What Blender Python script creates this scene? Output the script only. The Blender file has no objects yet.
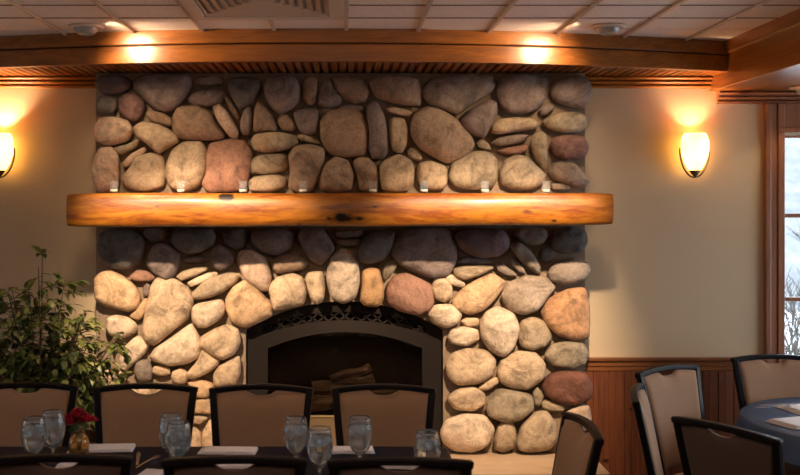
import bpy, bmesh, math, random
from mathutils import Vector, Matrix, noise
R = math.radians
rnd = random.Random(7)
scene = bpy.context.scene
COL = scene.collection

# ------------------------------------------------------------------ camera
EYE = 1.77
cam_d = bpy.data.cameras.new('camera'); cam = bpy.data.objects.new('camera', cam_d); COL.objects.link(cam)
cam.location = (0, 0, EYE); cam.rotation_euler = (R(90), 0, 0)
cam_d.sensor_width = 36; cam_d.lens = 45
cam_d.shift_x = 55 / 800; cam_d.shift_y = -32.5 / 800
cam_d.dof.use_dof = True; cam_d.dof.focus_distance = 5.3; cam_d.dof.aperture_fstop = 3.2
scene.camera = cam

# ------------------------------------------------------------------ materials
def mat(name, col, rough=0.6, **kw):
    m = bpy.data.materials.new(name); m.use_nodes = True
    b = m.node_tree.nodes['Principled BSDF']
    b.inputs['Base Color'].default_value = (*col, 1); b.inputs['Roughness'].default_value = rough
    for k, v in kw.items():
        b.inputs[k.replace('_', ' ')].default_value = v
    return m
def nd(m, t, **kw):
    n = m.node_tree.nodes.new(t)
    for k, v in kw.items(): setattr(n, k, v)
    return n
def ln(m, a, b): m.node_tree.links.new(a, b)
def bsdf(m): return m.node_tree.nodes['Principled BSDF']
def mapping(m, scale, coord='Object', rnd_off=False):
    tc = nd(m, 'ShaderNodeTexCoord'); mp = nd(m, 'ShaderNodeMapping')
    mp.inputs['Scale'].default_value = scale
    ln(m, tc.outputs[coord], mp.inputs['Vector'])
    if rnd_off:
        oi = nd(m, 'ShaderNodeObjectInfo'); mu = nd(m, 'ShaderNodeMath', operation='MULTIPLY'); mu.inputs[1].default_value = 37.0
        ln(m, oi.outputs['Random'], mu.inputs[0])
        cx = nd(m, 'ShaderNodeCombineXYZ'); ln(m, mu.outputs[0], cx.inputs[0]); ln(m, mu.outputs[0], cx.inputs[2])
        ln(m, cx.outputs[0], mp.inputs['Location'])
    return mp.outputs['Vector']
def noise_ramp(m, vec, scale, stops, detail=4, rough=0.6, dist=0.0):
    n = nd(m, 'ShaderNodeTexNoise'); n.inputs['Scale'].default_value = scale; n.inputs['Detail'].default_value = detail
    n.inputs['Roughness'].default_value = rough; n.inputs['Distortion'].default_value = dist
    ln(m, vec, n.inputs['Vector'])
    r = nd(m, 'ShaderNodeValToRGB')
    while len(r.color_ramp.elements) < len(stops): r.color_ramp.elements.new(0.5)
    for e, (p, c) in zip(r.color_ramp.elements, stops): e.position = p; e.color = (*c, 1)
    ln(m, n.outputs['Fac'], r.inputs['Fac'])
    return r.outputs['Color'], n.outputs['Fac']
def mix(m, fac, a, b, mode='MIX'):
    x = nd(m, 'ShaderNodeMix', data_type='RGBA', blend_type=mode)
    if isinstance(fac, float): x.inputs[0].default_value = fac
    else: ln(m, fac, x.inputs[0])
    for i, v in ((6, a), (7, b)):
        if isinstance(v, tuple): x.inputs[i].default_value = (*v, 1)
        else: ln(m, v, x.inputs[i])
    return x.outputs[2]
def bump(m, h, strength, dist=0.01):
    b = nd(m, 'ShaderNodeBump'); b.inputs['Strength'].default_value = strength; b.inputs['Distance'].default_value = dist
    ln(m, h, b.inputs['Height']); ln(m, b.outputs['Normal'], bsdf(m).inputs['Normal'])
def sc(c, f): return tuple(min(1, v * f) for v in c)

def wood(name, col, dark, scale=(1, 18, 18), rough=0.35, coat=0.4, knots=None, lo=.3, hi=.55):
    m = mat(name, col, rough); bsdf(m).inputs['Coat Weight'].default_value = coat; bsdf(m).inputs['Coat Roughness'].default_value = 0.22
    v = mapping(m, scale)
    c1, f1 = noise_ramp(m, v, 1.6, [(lo, dark), (hi, col), (hi + .2, sc(col, 1.25))], 5, 0.65, 0.6)
    c2, f2 = noise_ramp(m, v, 9.0, [(0.35, (0.72, 0.66, 0.6)), (0.6, (1, 1, 1))], 3)
    c = mix(m, 0.6, c1, c2, 'MULTIPLY')
    if knots:
        tc = nd(m, 'ShaderNodeTexCoord')
        for (kx, ky, kz, rad, kcol) in knots:
            s = nd(m, 'ShaderNodeVectorMath', operation='SUBTRACT'); s.inputs[1].default_value = (kx, ky, kz); ln(m, tc.outputs['Object'], s.inputs[0])
            w = nd(m, 'ShaderNodeTexNoise'); w.inputs['Scale'].default_value = 22; ln(m, tc.outputs['Object'], w.inputs['Vector'])
            sm = nd(m, 'ShaderNodeVectorMath', operation='MULTIPLY'); sm.inputs[1].default_value = (0.62, 0.2, 1.35); ln(m, s.outputs[0], sm.inputs[0])
            l = nd(m, 'ShaderNodeVectorMath', operation='LENGTH'); ln(m, sm.outputs[0], l.inputs[0])
            ad = nd(m, 'ShaderNodeMath', operation='MULTIPLY_ADD'); ad.inputs[1].default_value = 0.03; ln(m, w.outputs['Fac'], ad.inputs[0]); ln(m, l.outputs['Value'], ad.inputs[2])
            mr = nd(m, 'ShaderNodeMapRange'); mr.inputs['From Min'].default_value = rad + 0.016; mr.inputs['From Max'].default_value = rad + 0.026
            mr.inputs['To Min'].default_value = 1; mr.inputs['To Max'].default_value = 0
            ln(m, ad.outputs[0], mr.inputs['Value'])
            c = mix(m, mr.outputs['Result'], c, kcol)
    ln(m, c, bsdf(m).inputs['Base Color'])
    bump(m, f2, 0.08, 0.002)
    return m

M = {}
M['wall'] = mat('wall_paint', (0.56, 0.43, 0.255), 0.75)
v = mapping(M['wall'], (1, 1, 1)); c, f = noise_ramp(M['wall'], v, 90, [(0, (0.58, 0.445, 0.285)), (1, (0.62, 0.475, 0.305))]); ln(M['wall'], c, bsdf(M['wall']).inputs['Base Color']); bump(M['wall'], f, 0.1, 0.002)
THIN = mat('thin_clear_glass', (.72, .86, 1), 0.04, IOR=1.6); bsdf(THIN).inputs['Alpha'].default_value = .05; M['thin'] = THIN
M['tile'] = mat('ceiling_tile', (0.6, 0.5, 0.44), 0.9)
v = mapping(M['tile'], (1, 1, 1)); c, f = noise_ramp(M['tile'], v, 70, [(0.25, (0.60, 0.52, 0.48)), (0.6, (0.78, 0.69, 0.64))], 6, 0.8); ln(M['tile'], c, bsdf(M['tile']).inputs['Base Color']); bump(M['tile'], f, 0.3, 0.004)
M['groove_shade'] = mat('ceiling_groove_shade', (0.16, 0.115, 0.09), 0.9)  # dark brown puts the shade of the tile grooves into the colour
M['tee'] = mat('almond_metal', (0.46, 0.36, 0.29), 0.45)
M['beam'] = wood('beam_wood', (0.32, 0.105, 0.014), (0.18, 0.055, 0.008), (0.8, 14, 14), 0.33, 0.5)
M['beam_y'] = wood('beam_wood_lengthwise', (0.32, 0.105, 0.014), (0.18, 0.055, 0.008), (14, 0.8, 14), 0.33, 0.5)
M['cap'] = wood('cap_wood', (0.27, 0.095, 0.03), (0.16, 0.05, 0.016), (0.8, 14, 14), 0.35, 0.4)
M['casing'] = wood('casing_wood', (0.30, 0.115, 0.05), (0.19, 0.07, 0.03), (14, 14, 0.8), 0.35, 0.4)
M['wains'] = wood('wainscot_pine', (0.19, 0.058, 0.022), (0.10, 0.03, 0.011), (9, 9, 0.7), 0.42, 0.25,
    knots=[(1.62, 5.64, 0.62, 0.004, (0.04, 0.012, 0.005)), (1.86, 5.64, 0.50, 0.004, (0.04, 0.012, 0.005)), (1.47, 5.64, 0.33, 0.006, (0.04, 0.012, 0.005)), (2.0, 5.64, 0.75, 0.003, (0.04, 0.012, 0.005))])
K = (0.012, 0.005, 0.003); KB = (0.16, 0.05, 0.012)
M['mantel'] = wood('mantel_log', (0.40, 0.145, 0.014), (0.20, 0.05, 0.005), (2.0, 11, 11), 0.45, 0.25,
    knots=[(-0.60, 5.1, 1.808, 0.022, K), (-0.02, 5.1, 1.708, 0.020, K), (0.02, 5.1, 1.702, 0.010, K), (0.93, 5.1, 1.735, 0.012, KB), (0.93, 5.1, 1.735, 0.002, K), (-0.97, 5.1, 1.73, 0.004, KB),
           (0.40, 5.1, 1.737, 0.006, KB), (-0.41, 5.1, 1.737, 0.005, KB), (1.06, 5.1, 1.69, 0.0, K), (-0.23, 5.1, 1.672, 0.001, K), (0.14, 5.1, 1.763, 0.0, K), (0.17, 5.1, 1.765, 0.0, K), (-0.95, 5.1, 1.765, 0.0, K), (-0.75, 5.1, 1.80, 0.0, KB), (-1.2, 5.1, 1.69, 0.0, KB), (-.08, 5.08, 1.703, .003, K), (.07, 5.08, 1.70, .004, K), (-.03, 5.08, 1.692, .006, K), (.03, 5.08, 1.72, .003, K), (.15, 5.08, 1.76, .001, K), (.12, 5.08, 1.757, .001, K), (-1.05, 5.08, 1.695, .004, KB), (-1.0, 5.08, 1.687, .006, KB), (.6, 5.08, 1.70, .002, KB)], lo=.40, hi=.56)
M['mortar'] = mat('mortar', (0.28, 0.21, 0.155), 0.95)
v = mapping(M['mortar'], (1, 1, 1)); c, f = noise_ramp(M['mortar'], v, 30, [(0.3, (0.24, 0.172, 0.118)), (0.7, (0.36, 0.262, 0.178))], 6, 0.8); ln(M['mortar'], c, bsdf(M['mortar']).inputs['Base Color']); bump(M['mortar'], f, 0.8, 0.01)
M['slab'] = mat('hearth_stone', (0.55, 0.40, 0.27), 0.6)
v = mapping(M['slab'], (1, 3, 3)); c, f = noise_ramp(M['slab'], v, 5, [(0.3, (0.40, 0.275, 0.175)), (0.7, (0.50, 0.36, 0.24))], 6, 0.7); ln(M['slab'], c, bsdf(M['slab']).inputs['Base Color']); bump(M['slab'], f, 0.2, 0.004)
SCOL = dict(p=(.14,.09,.092), p2=(.21,.115,.10), k=(.14,.122,.112), g=(.22,.165,.145), g2=(.27,.215,.175), b=(.29,.19,.125), b2=(.34,.24,.165), t=(.45,.34,.225), t2=(.36,.29,.20),
            w=(.52,.37,.27), w2=(.44,.345,.26), r=(.33,.175,.12), s=(.62,.455,.30), s2=(.66,.44,.26), y=(.72,.56,.41), o=(.45,.26,.12), o2=(.48,.265,.135), m=(.16,.062,.038))
for k, c0 in SCOL.items():
    m = mat('field_stone_' + {'p':'plum','p2':'maroon','k':'charcoal','g':'grey','g2':'olive','b':'brown','b2':'russet','t':'tan','t2':'khaki','w':'rose','w2':'taupe','r':'red','s':'sand','s2':'honey','y':'cream','o':'amber','o2':'ochre','m':'mahogany'}[k], c0, 0.78)
    v = mapping(m, (1, 1, 1), rnd_off=True)
    c1, f1 = noise_ramp(m, v, 7, [(0.33, sc(c0, 0.5)), (0.48, c0), (0.68, sc(c0, 1.35))], 6, 0.65, 1.2)
    c2, f2 = noise_ramp(m, v, 55, [(0.34, (0.5, 0.46, 0.44)), (0.58, (1, 1, 1))], 6, 0.8)
    ln(m, mix(m, 0.7, c1, c2, 'MULTIPLY'), bsdf(m).inputs['Base Color'])
    a = nd(m, 'ShaderNodeMath', operation='MULTIPLY_ADD'); a.inputs[1].default_value = 0.35; ln(m, f2, a.inputs[0]); ln(m, f1, a.inputs[2])
    bump(m, a.outputs[0], 0.8, 0.018)
    M['st_' + k] = m
M['iron'] = mat('black_iron', (0.019, 0.0145, 0.013), 0.6); bsdf(M['iron']).inputs['Specular IOR Level'].default_value = .08
M['void'] = mat('firebox_black', (0.004, 0.004, 0.004), 0.9)
M['refl_brown'] = mat('firebox_refl_brown', (0.030, 0.022, 0.018), 0.9)  # brown stands in for reflections in the door glass
M['bronze'] = mat('bronze_trim', (0.16, 0.11, 0.06), 0.4, Metallic=0.4)
M['log'] = mat('ceramic_log', (0.16, 0.1, 0.065), 0.9)
v = mapping(M['log'], (2, 12, 12)); c, f = noise_ramp(M['log'], v, 3, [(0.35, (0.05, 0.035, 0.028)), (0.7, (0.26, 0.17, 0.11))]); ln(M['log'], c, bsdf(M['log']).inputs['Base Color']); bump(M['log'], f, 0.9, 0.02)
M['glass'] = mat('clear_glass', (1, 1, 1), 0.0, IOR=1.48); bsdf(M['glass']).inputs['Transmission Weight'].default_value = 1
M['goblet'] = mat('goblet_glass', (.86, .94, 1), 0.0, IOR=1.45); bsdf(M['goblet']).inputs['Transmission Weight'].default_value = .93
M['pane'] = mat('window_pane', (1, 1, 1), 0.0, IOR=1.02); bsdf(M['pane']).inputs['Transmission Weight'].default_value = 1
M['smoke'] = mat('firebox_glass', (0.55, 0.5, 0.46), 0.03, IOR=1.3); bsdf(M['smoke']).inputs['Transmission Weight'].default_value = 1
M['water'] = mat('iced_water', (0.96, 0.98, 1), 0.02, IOR=1.33); bsdf(M['water']).inputs['Transmission Weight'].default_value = 1
M['ice'] = mat('ice', (0.93, 0.97, 1), 0.25, IOR=1.2); bsdf(M['ice']).inputs['Transmission Weight'].default_value = 0.75
M['frame'] = mat('ebony_chair_frame', (0.007, 0.005, 0.006), 0.42); bsdf(M['frame']).inputs['Specular IOR Level'].default_value = .16
def fabric(name, col):
    m = mat(name, col, 0.85); bsdf(m).inputs['Sheen Weight'].default_value = 0.15
    v = mapping(m, (1, 1, 1)); c, f = noise_ramp(m, v, 260, [(0.3, sc(col, .85)), (0.7, sc(col, 1.12))], 3); ln(m, c, bsdf(m).inputs['Base Color']); bump(m, f, 0.25, 0.002)
    return m
M['uph'] = fabric('taupe_upholstery', (0.35, 0.195, 0.105))
M['uph_b'] = fabric('brown_backing', (0.075, 0.044, 0.033))
M['cloth'] = fabric('navy_tablecloth', (0.009, 0.012, 0.026)); bsdf(M['cloth']).inputs['Roughness'].default_value = 0.6; bsdf(M['cloth']).inputs['Sheen Weight'].default_value = 0; bsdf(M['cloth']).inputs['Specular IOR Level'].default_value = .12
M['cloth_b'] = fabric('blue_tablecloth', (0.035, 0.09, 0.21)); bsdf(M['cloth_b']).inputs['Sheen Weight'].default_value = 0; bsdf(M['cloth_b']).inputs['Roughness'].default_value = 0.5
M['linen'] = fabric('white_linen', (0.78, 0.74, 0.76))
M['steel'] = mat('steel', (0.75, 0.74, 0.72), 0.2, Metallic=1.0)
M['carpet'] = mat('carpet', (0.09, 0.06, 0.045), 0.95)
v = mapping(M['carpet'], (1, 1, 1)); c, f = noise_ramp(M['carpet'], v, 120, [(0.3, (0.06, 0.04, 0.03)), (0.7, (0.13, 0.085, 0.06))]); ln(M['carpet'], c, bsdf(M['carpet']).inputs['Base Color'])
def leaf(name, a, b):
    m = mat(name, a, 0.38)
    v = mapping(m, (1, 1, 1)); c, f = noise_ramp(m, v, 14, [(0.35, a), (0.65, b)], 2); ln(m, c, bsdf(m).inputs['Base Color'])
    return m
M['leaf'] = leaf('ficus_leaf', (0.035, 0.06, 0.014), (0.17, 0.19, 0.045))
M['leaf2'] = leaf('ficus_young_leaf', (0.16, 0.20, 0.04), (0.34, 0.36, 0.10))
M['bark'] = mat('bark', (0.12, 0.075, 0.045), 0.9)
M['basket'] = mat('terracotta', (0.30, 0.12, 0.06), 0.8)
M['soil'] = mat('soil', (0.03, 0.02, 0.015), 1)
M['petal'] = mat('red_petal', (0.42, 0.006, 0.03), 0.6)
v = mapping(M['petal'], (1, 1, 1)); c, f = noise_ramp(M['petal'], v, 60, [(0.3, (0.28, 0.004, 0.02)), (0.7, (0.55, 0.012, 0.05))]); ln(M['petal'], c, bsdf(M['petal']).inputs['Base Color'])
M['amber'] = mat('amber_vase_glass', (0.95, 0.62, 0.25), 0.03, IOR=1.45); bsdf(M['amber']).inputs['Transmission Weight'].default_value = 0.9
M['wax'] = mat('wax', (0.85, 0.78, 0.62), 0.5); bsdf(M['wax']).inputs['Subsurface Weight'].default_value = 0.3
M['snow'] = mat('snowy_ground', (0.8, 0.82, 0.85), 0.9)
M['twig'] = mat('bare_twig', (0.07, 0.062, 0.055), 0.9)
M['grey'] = mat('grey_enamel', (0.32, 0.31, 0.31), 0.35, Metallic=0.3)
M['cream'] = mat('cream_enamel', (0.55, 0.46, 0.38), 0.45)
def emis(name, col, st):
    m = mat(name, col, 0.5); bsdf(m).inputs['Emission Color'].default_value = (*col, 1); bsdf(m).inputs['Emission Strength'].default_value = st; return m
M['shade'] = emis('alabaster_shade', (1.0, 0.55, 0.14), 7.5)
v = mapping(M['shade'], (1, 1, 1)); c, f = noise_ramp(M['shade'], v, 8, [(0.3, (1, 0.44, 0.08)), (0.65, (1, 0.56, 0.14))], 3); ln(M['shade'], c, bsdf(M['shade']).inputs['Emission Color'])
M['bulb'] = emis('lit_bulb', (1.0, 0.75, 0.45), 12)

# ------------------------------------------------------------------ mesh helpers
def new_obj(name, bm, m, parent=None, smooth=True, origin=None, bevel=0):
    me = bpy.data.meshes.new(name)
    if origin is not None:
        bmesh.ops.translate(bm, verts=bm.verts, vec=-Vector(origin))
    bmesh.ops.recalc_face_normals(bm, faces=bm.faces)
    for f in bm.faces: f.smooth = smooth
    bm.to_mesh(me); bm.free()
    for mm in (m if isinstance(m, (list, tuple)) else [m]): me.materials.append(mm)
    o = bpy.data.objects.new(name, me); COL.objects.link(o)
    if origin is not None: o.location = origin
    if parent is not None: o.parent = parent
    if bevel:
        b = o.modifiers.new('bevel', 'BEVEL'); b.width = bevel; b.segments = 2; b.limit_method = 'ANGLE'; b.angle_limit = R(40)
    if smooth and bevel: pass
    return o
def empty(name, loc=(0, 0, 0), rz=0):
    o = bpy.data.objects.new(name, None); COL.objects.link(o); o.location = loc; o.rotation_euler = (0, 0, rz); o.empty_display_size = 0.1
    return o
def tag(o, label, cat, group=None):
    o['label'] = label; o['category'] = cat
    if group: o['group'] = group
    return o
def struct(o): o['kind'] = 'structure'; return o
def box(bm, x0, x1, y0, y1, z0, z1, mtx=None):
    vs = [bm.verts.new(Vector((x, y, z)) if mtx is None else mtx @ Vector((x, y, z))) for x in (x0, x1) for y in (y0, y1) for z in (z0, z1)]
    for q in ((0,1,3,2),(4,6,7,5),(0,4,5,1),(2,3,7,6),(0,2,6,4),(1,5,7,3)): bm.faces.new([vs[i] for i in q])
    return vs
def boxes(name, lst, m, parent=None, bevel=0, smooth=False):
    bm = bmesh.new()
    for b in lst: box(bm, *b)
    return new_obj(name, bm, m, parent, smooth, None, bevel)
def lathe(bm, prof, n=24, c=(0, 0, 0), sy=1.0, closed=False):
    rings = []
    for r, z in prof:
        if r < 1e-5: rings.append([bm.verts.new((c[0], c[1], c[2] + z))])
        else: rings.append([bm.verts.new((c[0] + r * math.cos(2*math.pi*i/n), c[1] + sy * r * math.sin(2*math.pi*i/n), c[2] + z)) for i in range(n)])
    for a, b in zip(rings, rings[1:]):
        for i in range(n):
            j = (i + 1) % n
            if len(a) == 1 and len(b) == 1: break
            if len(a) == 1: bm.faces.new((a[0], b[j], b[i]))
            elif len(b) == 1: bm.faces.new((a[i], a[j], b[0]))
            else: bm.faces.new((a[i], a[j], b[j], b[i]))
    return rings
def sweep(bm, pts, w, d, up=Vector((0, 1, 0)), caps=True, ws=None):
    """rectangular section along a path; d is measured along `up`, w across it"""
    pts = [Vector(p) for p in pts]; rings = []
    for i, p in enumerate(pts):
        t = (pts[min(i+1, len(pts)-1)] - pts[max(i-1, 0)]).normalized()
        s = t.cross(up).normalized(); u = s.cross(t).normalized()
        ww = w if ws is None else ws[i]
        rings.append([bm.verts.new(p + s*a*ww/2 + u*b*d/2) for a, b in ((-1,-1),(1,-1),(1,1),(-1,1))])
    for a, b in zip(rings, rings[1:]):
        for i in range(4): bm.faces.new((a[i], a[(i+1)%4], b[(i+1)%4], b[i]))
    if caps: bm.faces.new(rings[0]); bm.faces.new(rings[-1][::-1])
def tube(bm, pts, r0, r1=None, n=6):
    pts = [Vector(p) for p in pts]; r1 = r0 if r1 is None else r1; rings = []
    for i, p in enumerate(pts):
        t = (pts[min(i+1, len(pts)-1)] - pts[max(i-1, 0)]).normalized()
        a = Vector((1, 0, 0)) if abs(t.x) < 0.8 else Vector((0, 1, 0))
        s = t.cross(a).normalized(); u = t.cross(s)
        r = r0 + (r1 - r0) * i / max(1, len(pts)-1)
        rings.append([bm.verts.new(p + (s*math.cos(2*math.pi*k/n) + u*math.sin(2*math.pi*k/n))*r) for k in range(n)])
    for a, b in zip(rings, rings[1:]):
        for i in range(n): bm.faces.new((a[i], a[(i+1)%n], b[(i+1)%n], b[i]))
    bm.faces.new(rings[0]); bm.faces.new(rings[-1][::-1])
def extrude_profile(bm, prof, a, b, axis='x'):
    """closed (y,z) profile from x=a to x=b"""
    r = []
    for t in (a, b): r.append([bm.verts.new((t, p, q) if axis == 'x' else (p, t, q)) for p, q in prof])
    n = len(prof)
    for i in range(n): bm.faces.new((r[0][i], r[0][(i+1)%n], r[1][(i+1)%n], r[1][i]))
    bm.faces.new(r[0]); bm.faces.new(r[1][::-1])
def copy_tree(o):
    c = o.copy(); COL.objects.link(c)
    for ch in list(o.children):
        d = ch.copy(); COL.objects.link(d); d.parent = c
        for g in list(ch.children):
            e = g.copy(); COL.objects.link(e); e.parent = d
    return c

# ------------------------------------------------------------------ room shell
WX0, WX1, WY0, WY1 = -3.4, 4.2, -3.2, 5.65
CZ, SZ, HZ = 2.653, 2.493, 2.41          # tile ceiling, beadboard soffit, header underside
GX0, GX1, GZ0, GZ1 = 2.47, 3.37, 0.78, 2.165   # glazed opening in the back wall
struct(boxes('floor', [(WX0, WX1, WY0, WY1 + .2, -.1, 0)], M['carpet']))
struct(boxes('wall_back', [(WX0, GX0, WY1, WY1+.16, 0, 2.8), (GX1, WX1, WY1, WY1+.16, 0, 2.8), (GX0, GX1, WY1, WY1+.16, 0, GZ0), (GX0, GX1, WY1, WY1+.16, GZ1, 2.8)], M['wall']))
struct(boxes('wall_front', [(WX0, WX1, WY0-.16, WY0, 0, 2.8)], M['wall']))
LW = (3.75, 4.15)
struct(boxes('wall_left', [(WX0-.16, WX0, WY0, LW[0], 0, 2.8), (WX0-.16, WX0, LW[1], WY1, 0, 2.8), (WX0-.16, WX0, LW[0], LW[1], 0, .8), (WX0-.16, WX0, LW[0], LW[1], 2.1, 2.8)], M['wall']))
RW = (3.3, 5.5)
struct(boxes('wall_right', [(WX1, WX1+.16, WY0, RW[0], 0, 2.8), (WX1, WX1+.16, RW[1], WY1, 0, 2.8), (WX1, WX1+.16, RW[0], RW[1], 0, .7), (WX1, WX1+.16, RW[0], RW[1], 2.15, 2.8)], M['wall']))
# tiled ceiling: tiles with shallow grooves between rows, tees running towards the fireplace
def bowY(x): return min(4.99 + .0825 * (x + .13) ** 2, 5.60)
ceil_o = struct(boxes('ceiling', [(WX0, 2.10, WY0, WY1, CZ + .006, CZ + .12)], M['groove_shade']))
bm = bmesh.new(); TX, TY = .36, .30
ix = -9
while ix * TX < 2.1:
    x0 = ix * TX + .012; x1 = min(x0 + TX - .012, 2.095)
    for iy in range(0, 30):
        y1 = 4.99 - (iy - 2) * TY; y0 = y1 - TY + .014
        if y1 > bowY(x0) + .3 or x1 - x0 < .03: continue
        if -.73 < x0 < -.03 and 3.7 < y0 and y1 < 4.70: continue
        box(bm, x0, x1, y0, y1, CZ - .004, CZ + .006)
    ix += 1
new_obj('ceiling_tile', bm, M['tile'], ceil_o, False)
bm = bmesh.new()
for iy in range(0, 28):
    y = 4.99 - (iy - 3) * TY - .299
    xa, xb = WX0, 2.095
    if y > 4.9: continue
    if 3.7 < y < 4.68: box(bm, xa, -.73, y-.003, y+.008, CZ-.007, CZ+.004); box(bm, .02, xb, y-.003, y+.008, CZ-.007, CZ+.004)
    else: box(bm, xa, xb, y-.003, y+.008, CZ-.007, CZ+.004)
new_obj('groove_shade_strip', bm, M['groove_shade'], ceil_o, False)  # dark strips laid along the row grooves to paint their shade
bm = bmesh.new(); ix = -9
while ix * TX < 2.1:
    x = ix * TX + .006
    y1 = bowY(x) if not (ix == -1) else bowY(x)
    if ix == -1: box(bm, x-.010, x+.010, 4.70, y1, CZ - .016, CZ + .004); box(bm, x-.010, x+.010, WY0, 3.7, CZ - .016, CZ + .004)
    else: box(bm, x-.010, x+.010, WY0, y1, CZ - .016, CZ + .004)
    ix += 1
new_obj('ceiling_tee', bm, M['tee'], ceil_o, False, None, .003)

# curved beam in front of the fireplace
def bow_board(bm, prof, x0=-3.3, x1=2.075, n=60):
    rings = []
    for i in range(n + 1):
        x = x0 + (x1 - x0) * i / n; y = bowY(x)
        rings.append([bm.verts.new((x, y + p, q)) for p, q in prof])
    k = len(prof)
    for a, b in zip(rings, rings[1:]):
        for i in range(k): bm.faces.new((a[i], a[(i+1)%k], b[(i+1)%k], b[i]))
    bm.faces.new(rings[0]); bm.faces.new(rings[-1][::-1])
bm = bmesh.new(); bow_board(bm, [(0, SZ-.004), (0, 2.570), (.004, 2.575), (.05, 2.575), (.05, SZ-.004)])
bow = struct(new_obj('trim_1', bm, M['beam'], None, False))
bm = bmesh.new(); bow_board(bm, [(-.006, 2.580), (-.010, 2.584), (-.010, CZ), (.05, CZ), (.05, 2.580)])
new_obj('upper_board', bm, M['beam'], bow, False)
bm = bmesh.new(); bow_board(bm, [(.006, 2.572), (.006, 2.583), (.05, 2.583), (.05, 2.572)])
new_obj('shadow_gap', bm, M['frame'], bow, False)
# beadboard soffit
bm = bmesh.new(); P = .046; x = -3.35
top = []
xs = []
while x < 2.07:
    xs += [(x, .008), (x + .006, .008), (x + .008, -.006), (x + .013, -.012), (x + .036, -.012), (x + .042, -.006), (x + .044, .008)]; x += P
prev = None
for x, dz in xs:
    a = bm.verts.new((x, bowY(x) + .03, SZ + .012 + dz)); b = bm.verts.new((x, WY1, SZ + .012 + dz))
    if prev: bm.faces.new((prev[0], a, b, prev[1]))
    prev = (a, b)
so = struct(new_obj('trim_2', bm, M['beam_y'], None, False))
so.modifiers.new('thick', 'SOLIDIFY').thickness = .03
so.modifiers['thick'].offset = 1
# crown moulding of three beads
def crown(name, x0, x1, ztop, zbot, m):
    bm = bmesh.new(); h = (ztop - zbot); prof = [(WY1, zbot)]
    for k in range(3):
        zb = zbot + h * k / 3; d0 = .012 + .014 * k
        for a in range(0, 7):
            t = a / 6; prof.append((WY1 - d0 - .011 * math.sin(t * math.pi), zb + .002 + (h/3 - .004) * t))
    prof.append((WY1, ztop))
    extrude_profile(bm, prof, x0, x1)
    return struct(new_obj(name, bm, m, None, False))
crown('trim_3', WX0, -1.37, SZ + .002, 2.428, M['beam'])
crown('trim_4', 1.32, 2.075, SZ + .002, 2.428, M['beam'])
crown('trim_5', 2.10, WX1, HZ, 2.340, M['casing'])
# header beam on the right, with a stepped upper board
hb = struct(boxes('trim_6', [(2.06, WX1, WY0, WY1, HZ, CZ + .1)], M['beam_y'], None, .004))
boxes('upper_board', [(2.035, 2.062, WY0, 5.45, 2.585, CZ)], M['beam_y'], hb, .003)
# wainscot
def wainscot(name, x0, x1):
    bm = bmesh.new(); x = x0; n = 0
    while x < x1 - .01:
        w = .088 if n % 2 == 0 else .088
        e = min(x + w, x1)
        box(bm, x + .003, e - .003, WY1 - .016, WY1, .14, .86)
        box(bm, x + .040, x + .046, WY1 - .0175, WY1 - .015, .14, .86) if e - x > .06 else None
        x += w; n += 1
    box(bm, x0, x1, WY1 - .008, WY1, 0, .87)
    o = struct(new_obj(name, bm, M['wains'], None, False, None, .0022))
    boxes('wainscot_cap', [(x0, x1, WY1-.045, WY1, .893, .912), (x0, x1, WY1-.030, WY1, .862, .893), (x0, x1, WY1-.022, WY1, .835, .862)], M['cap'], o, .005)
    boxes('baseboard', [(x0, x1, WY1-.022, WY1, 0, .14)], M['beam'], o, .004)
    return o
wainscot('trim_7', WX0, -1.37); wainscot('trim_8', 1.31, 2.37)
# window in the back wall
wn = struct(boxes('window_1', [(2.365, 2.395, WY1-.034, WY1+.01, 0, 2.342), (2.395, 2.435, WY1-.022, WY1+.01, .0, 2.342), (2.435, GX0+.004, WY1-.030, WY1+.05, .0, 2.342),
    (GX1, GX1+.1, WY1-.03, WY1+.01, 0, 2.342), (2.435, GX1+.1, WY1-.022, WY1+.01, 2.20, 2.342), (2.435, GX1+.1, WY1-.034, WY1+.05, GZ1+.01, 2.205), (2.40, GX1+.1, WY1-.06, WY1+.08, GZ0-.04, GZ0)], M['casing'], None, .004))
boxes('sash', [(GX0+.004, GX0+.022, WY1+.03, WY1+.07, GZ0, GZ1), (GX1-.04, GX1, WY1+.03, WY1+.07, GZ0, GZ1), (GX0, GX1, WY1+.03, WY1+.07, GZ1-.014, GZ1+.01), (GX0, GX1, WY1+.03, WY1+.07, GZ0, GZ0+.04),
    (GX0, GX1, WY1+.035, WY1+.065, 1.698, 1.722), (GX0, GX1, WY1+.035, WY1+.065, 1.222, 1.246), (2.91, 2.935, WY1+.035, WY1+.065, GZ0, GZ1)], M['casing'], wn, .003)
boxes('pane', [(GX0+.01, GX1-.01, WY1+.049, WY1+.052, GZ0+.01, GZ1-.01)], M['pane'], wn)
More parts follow.
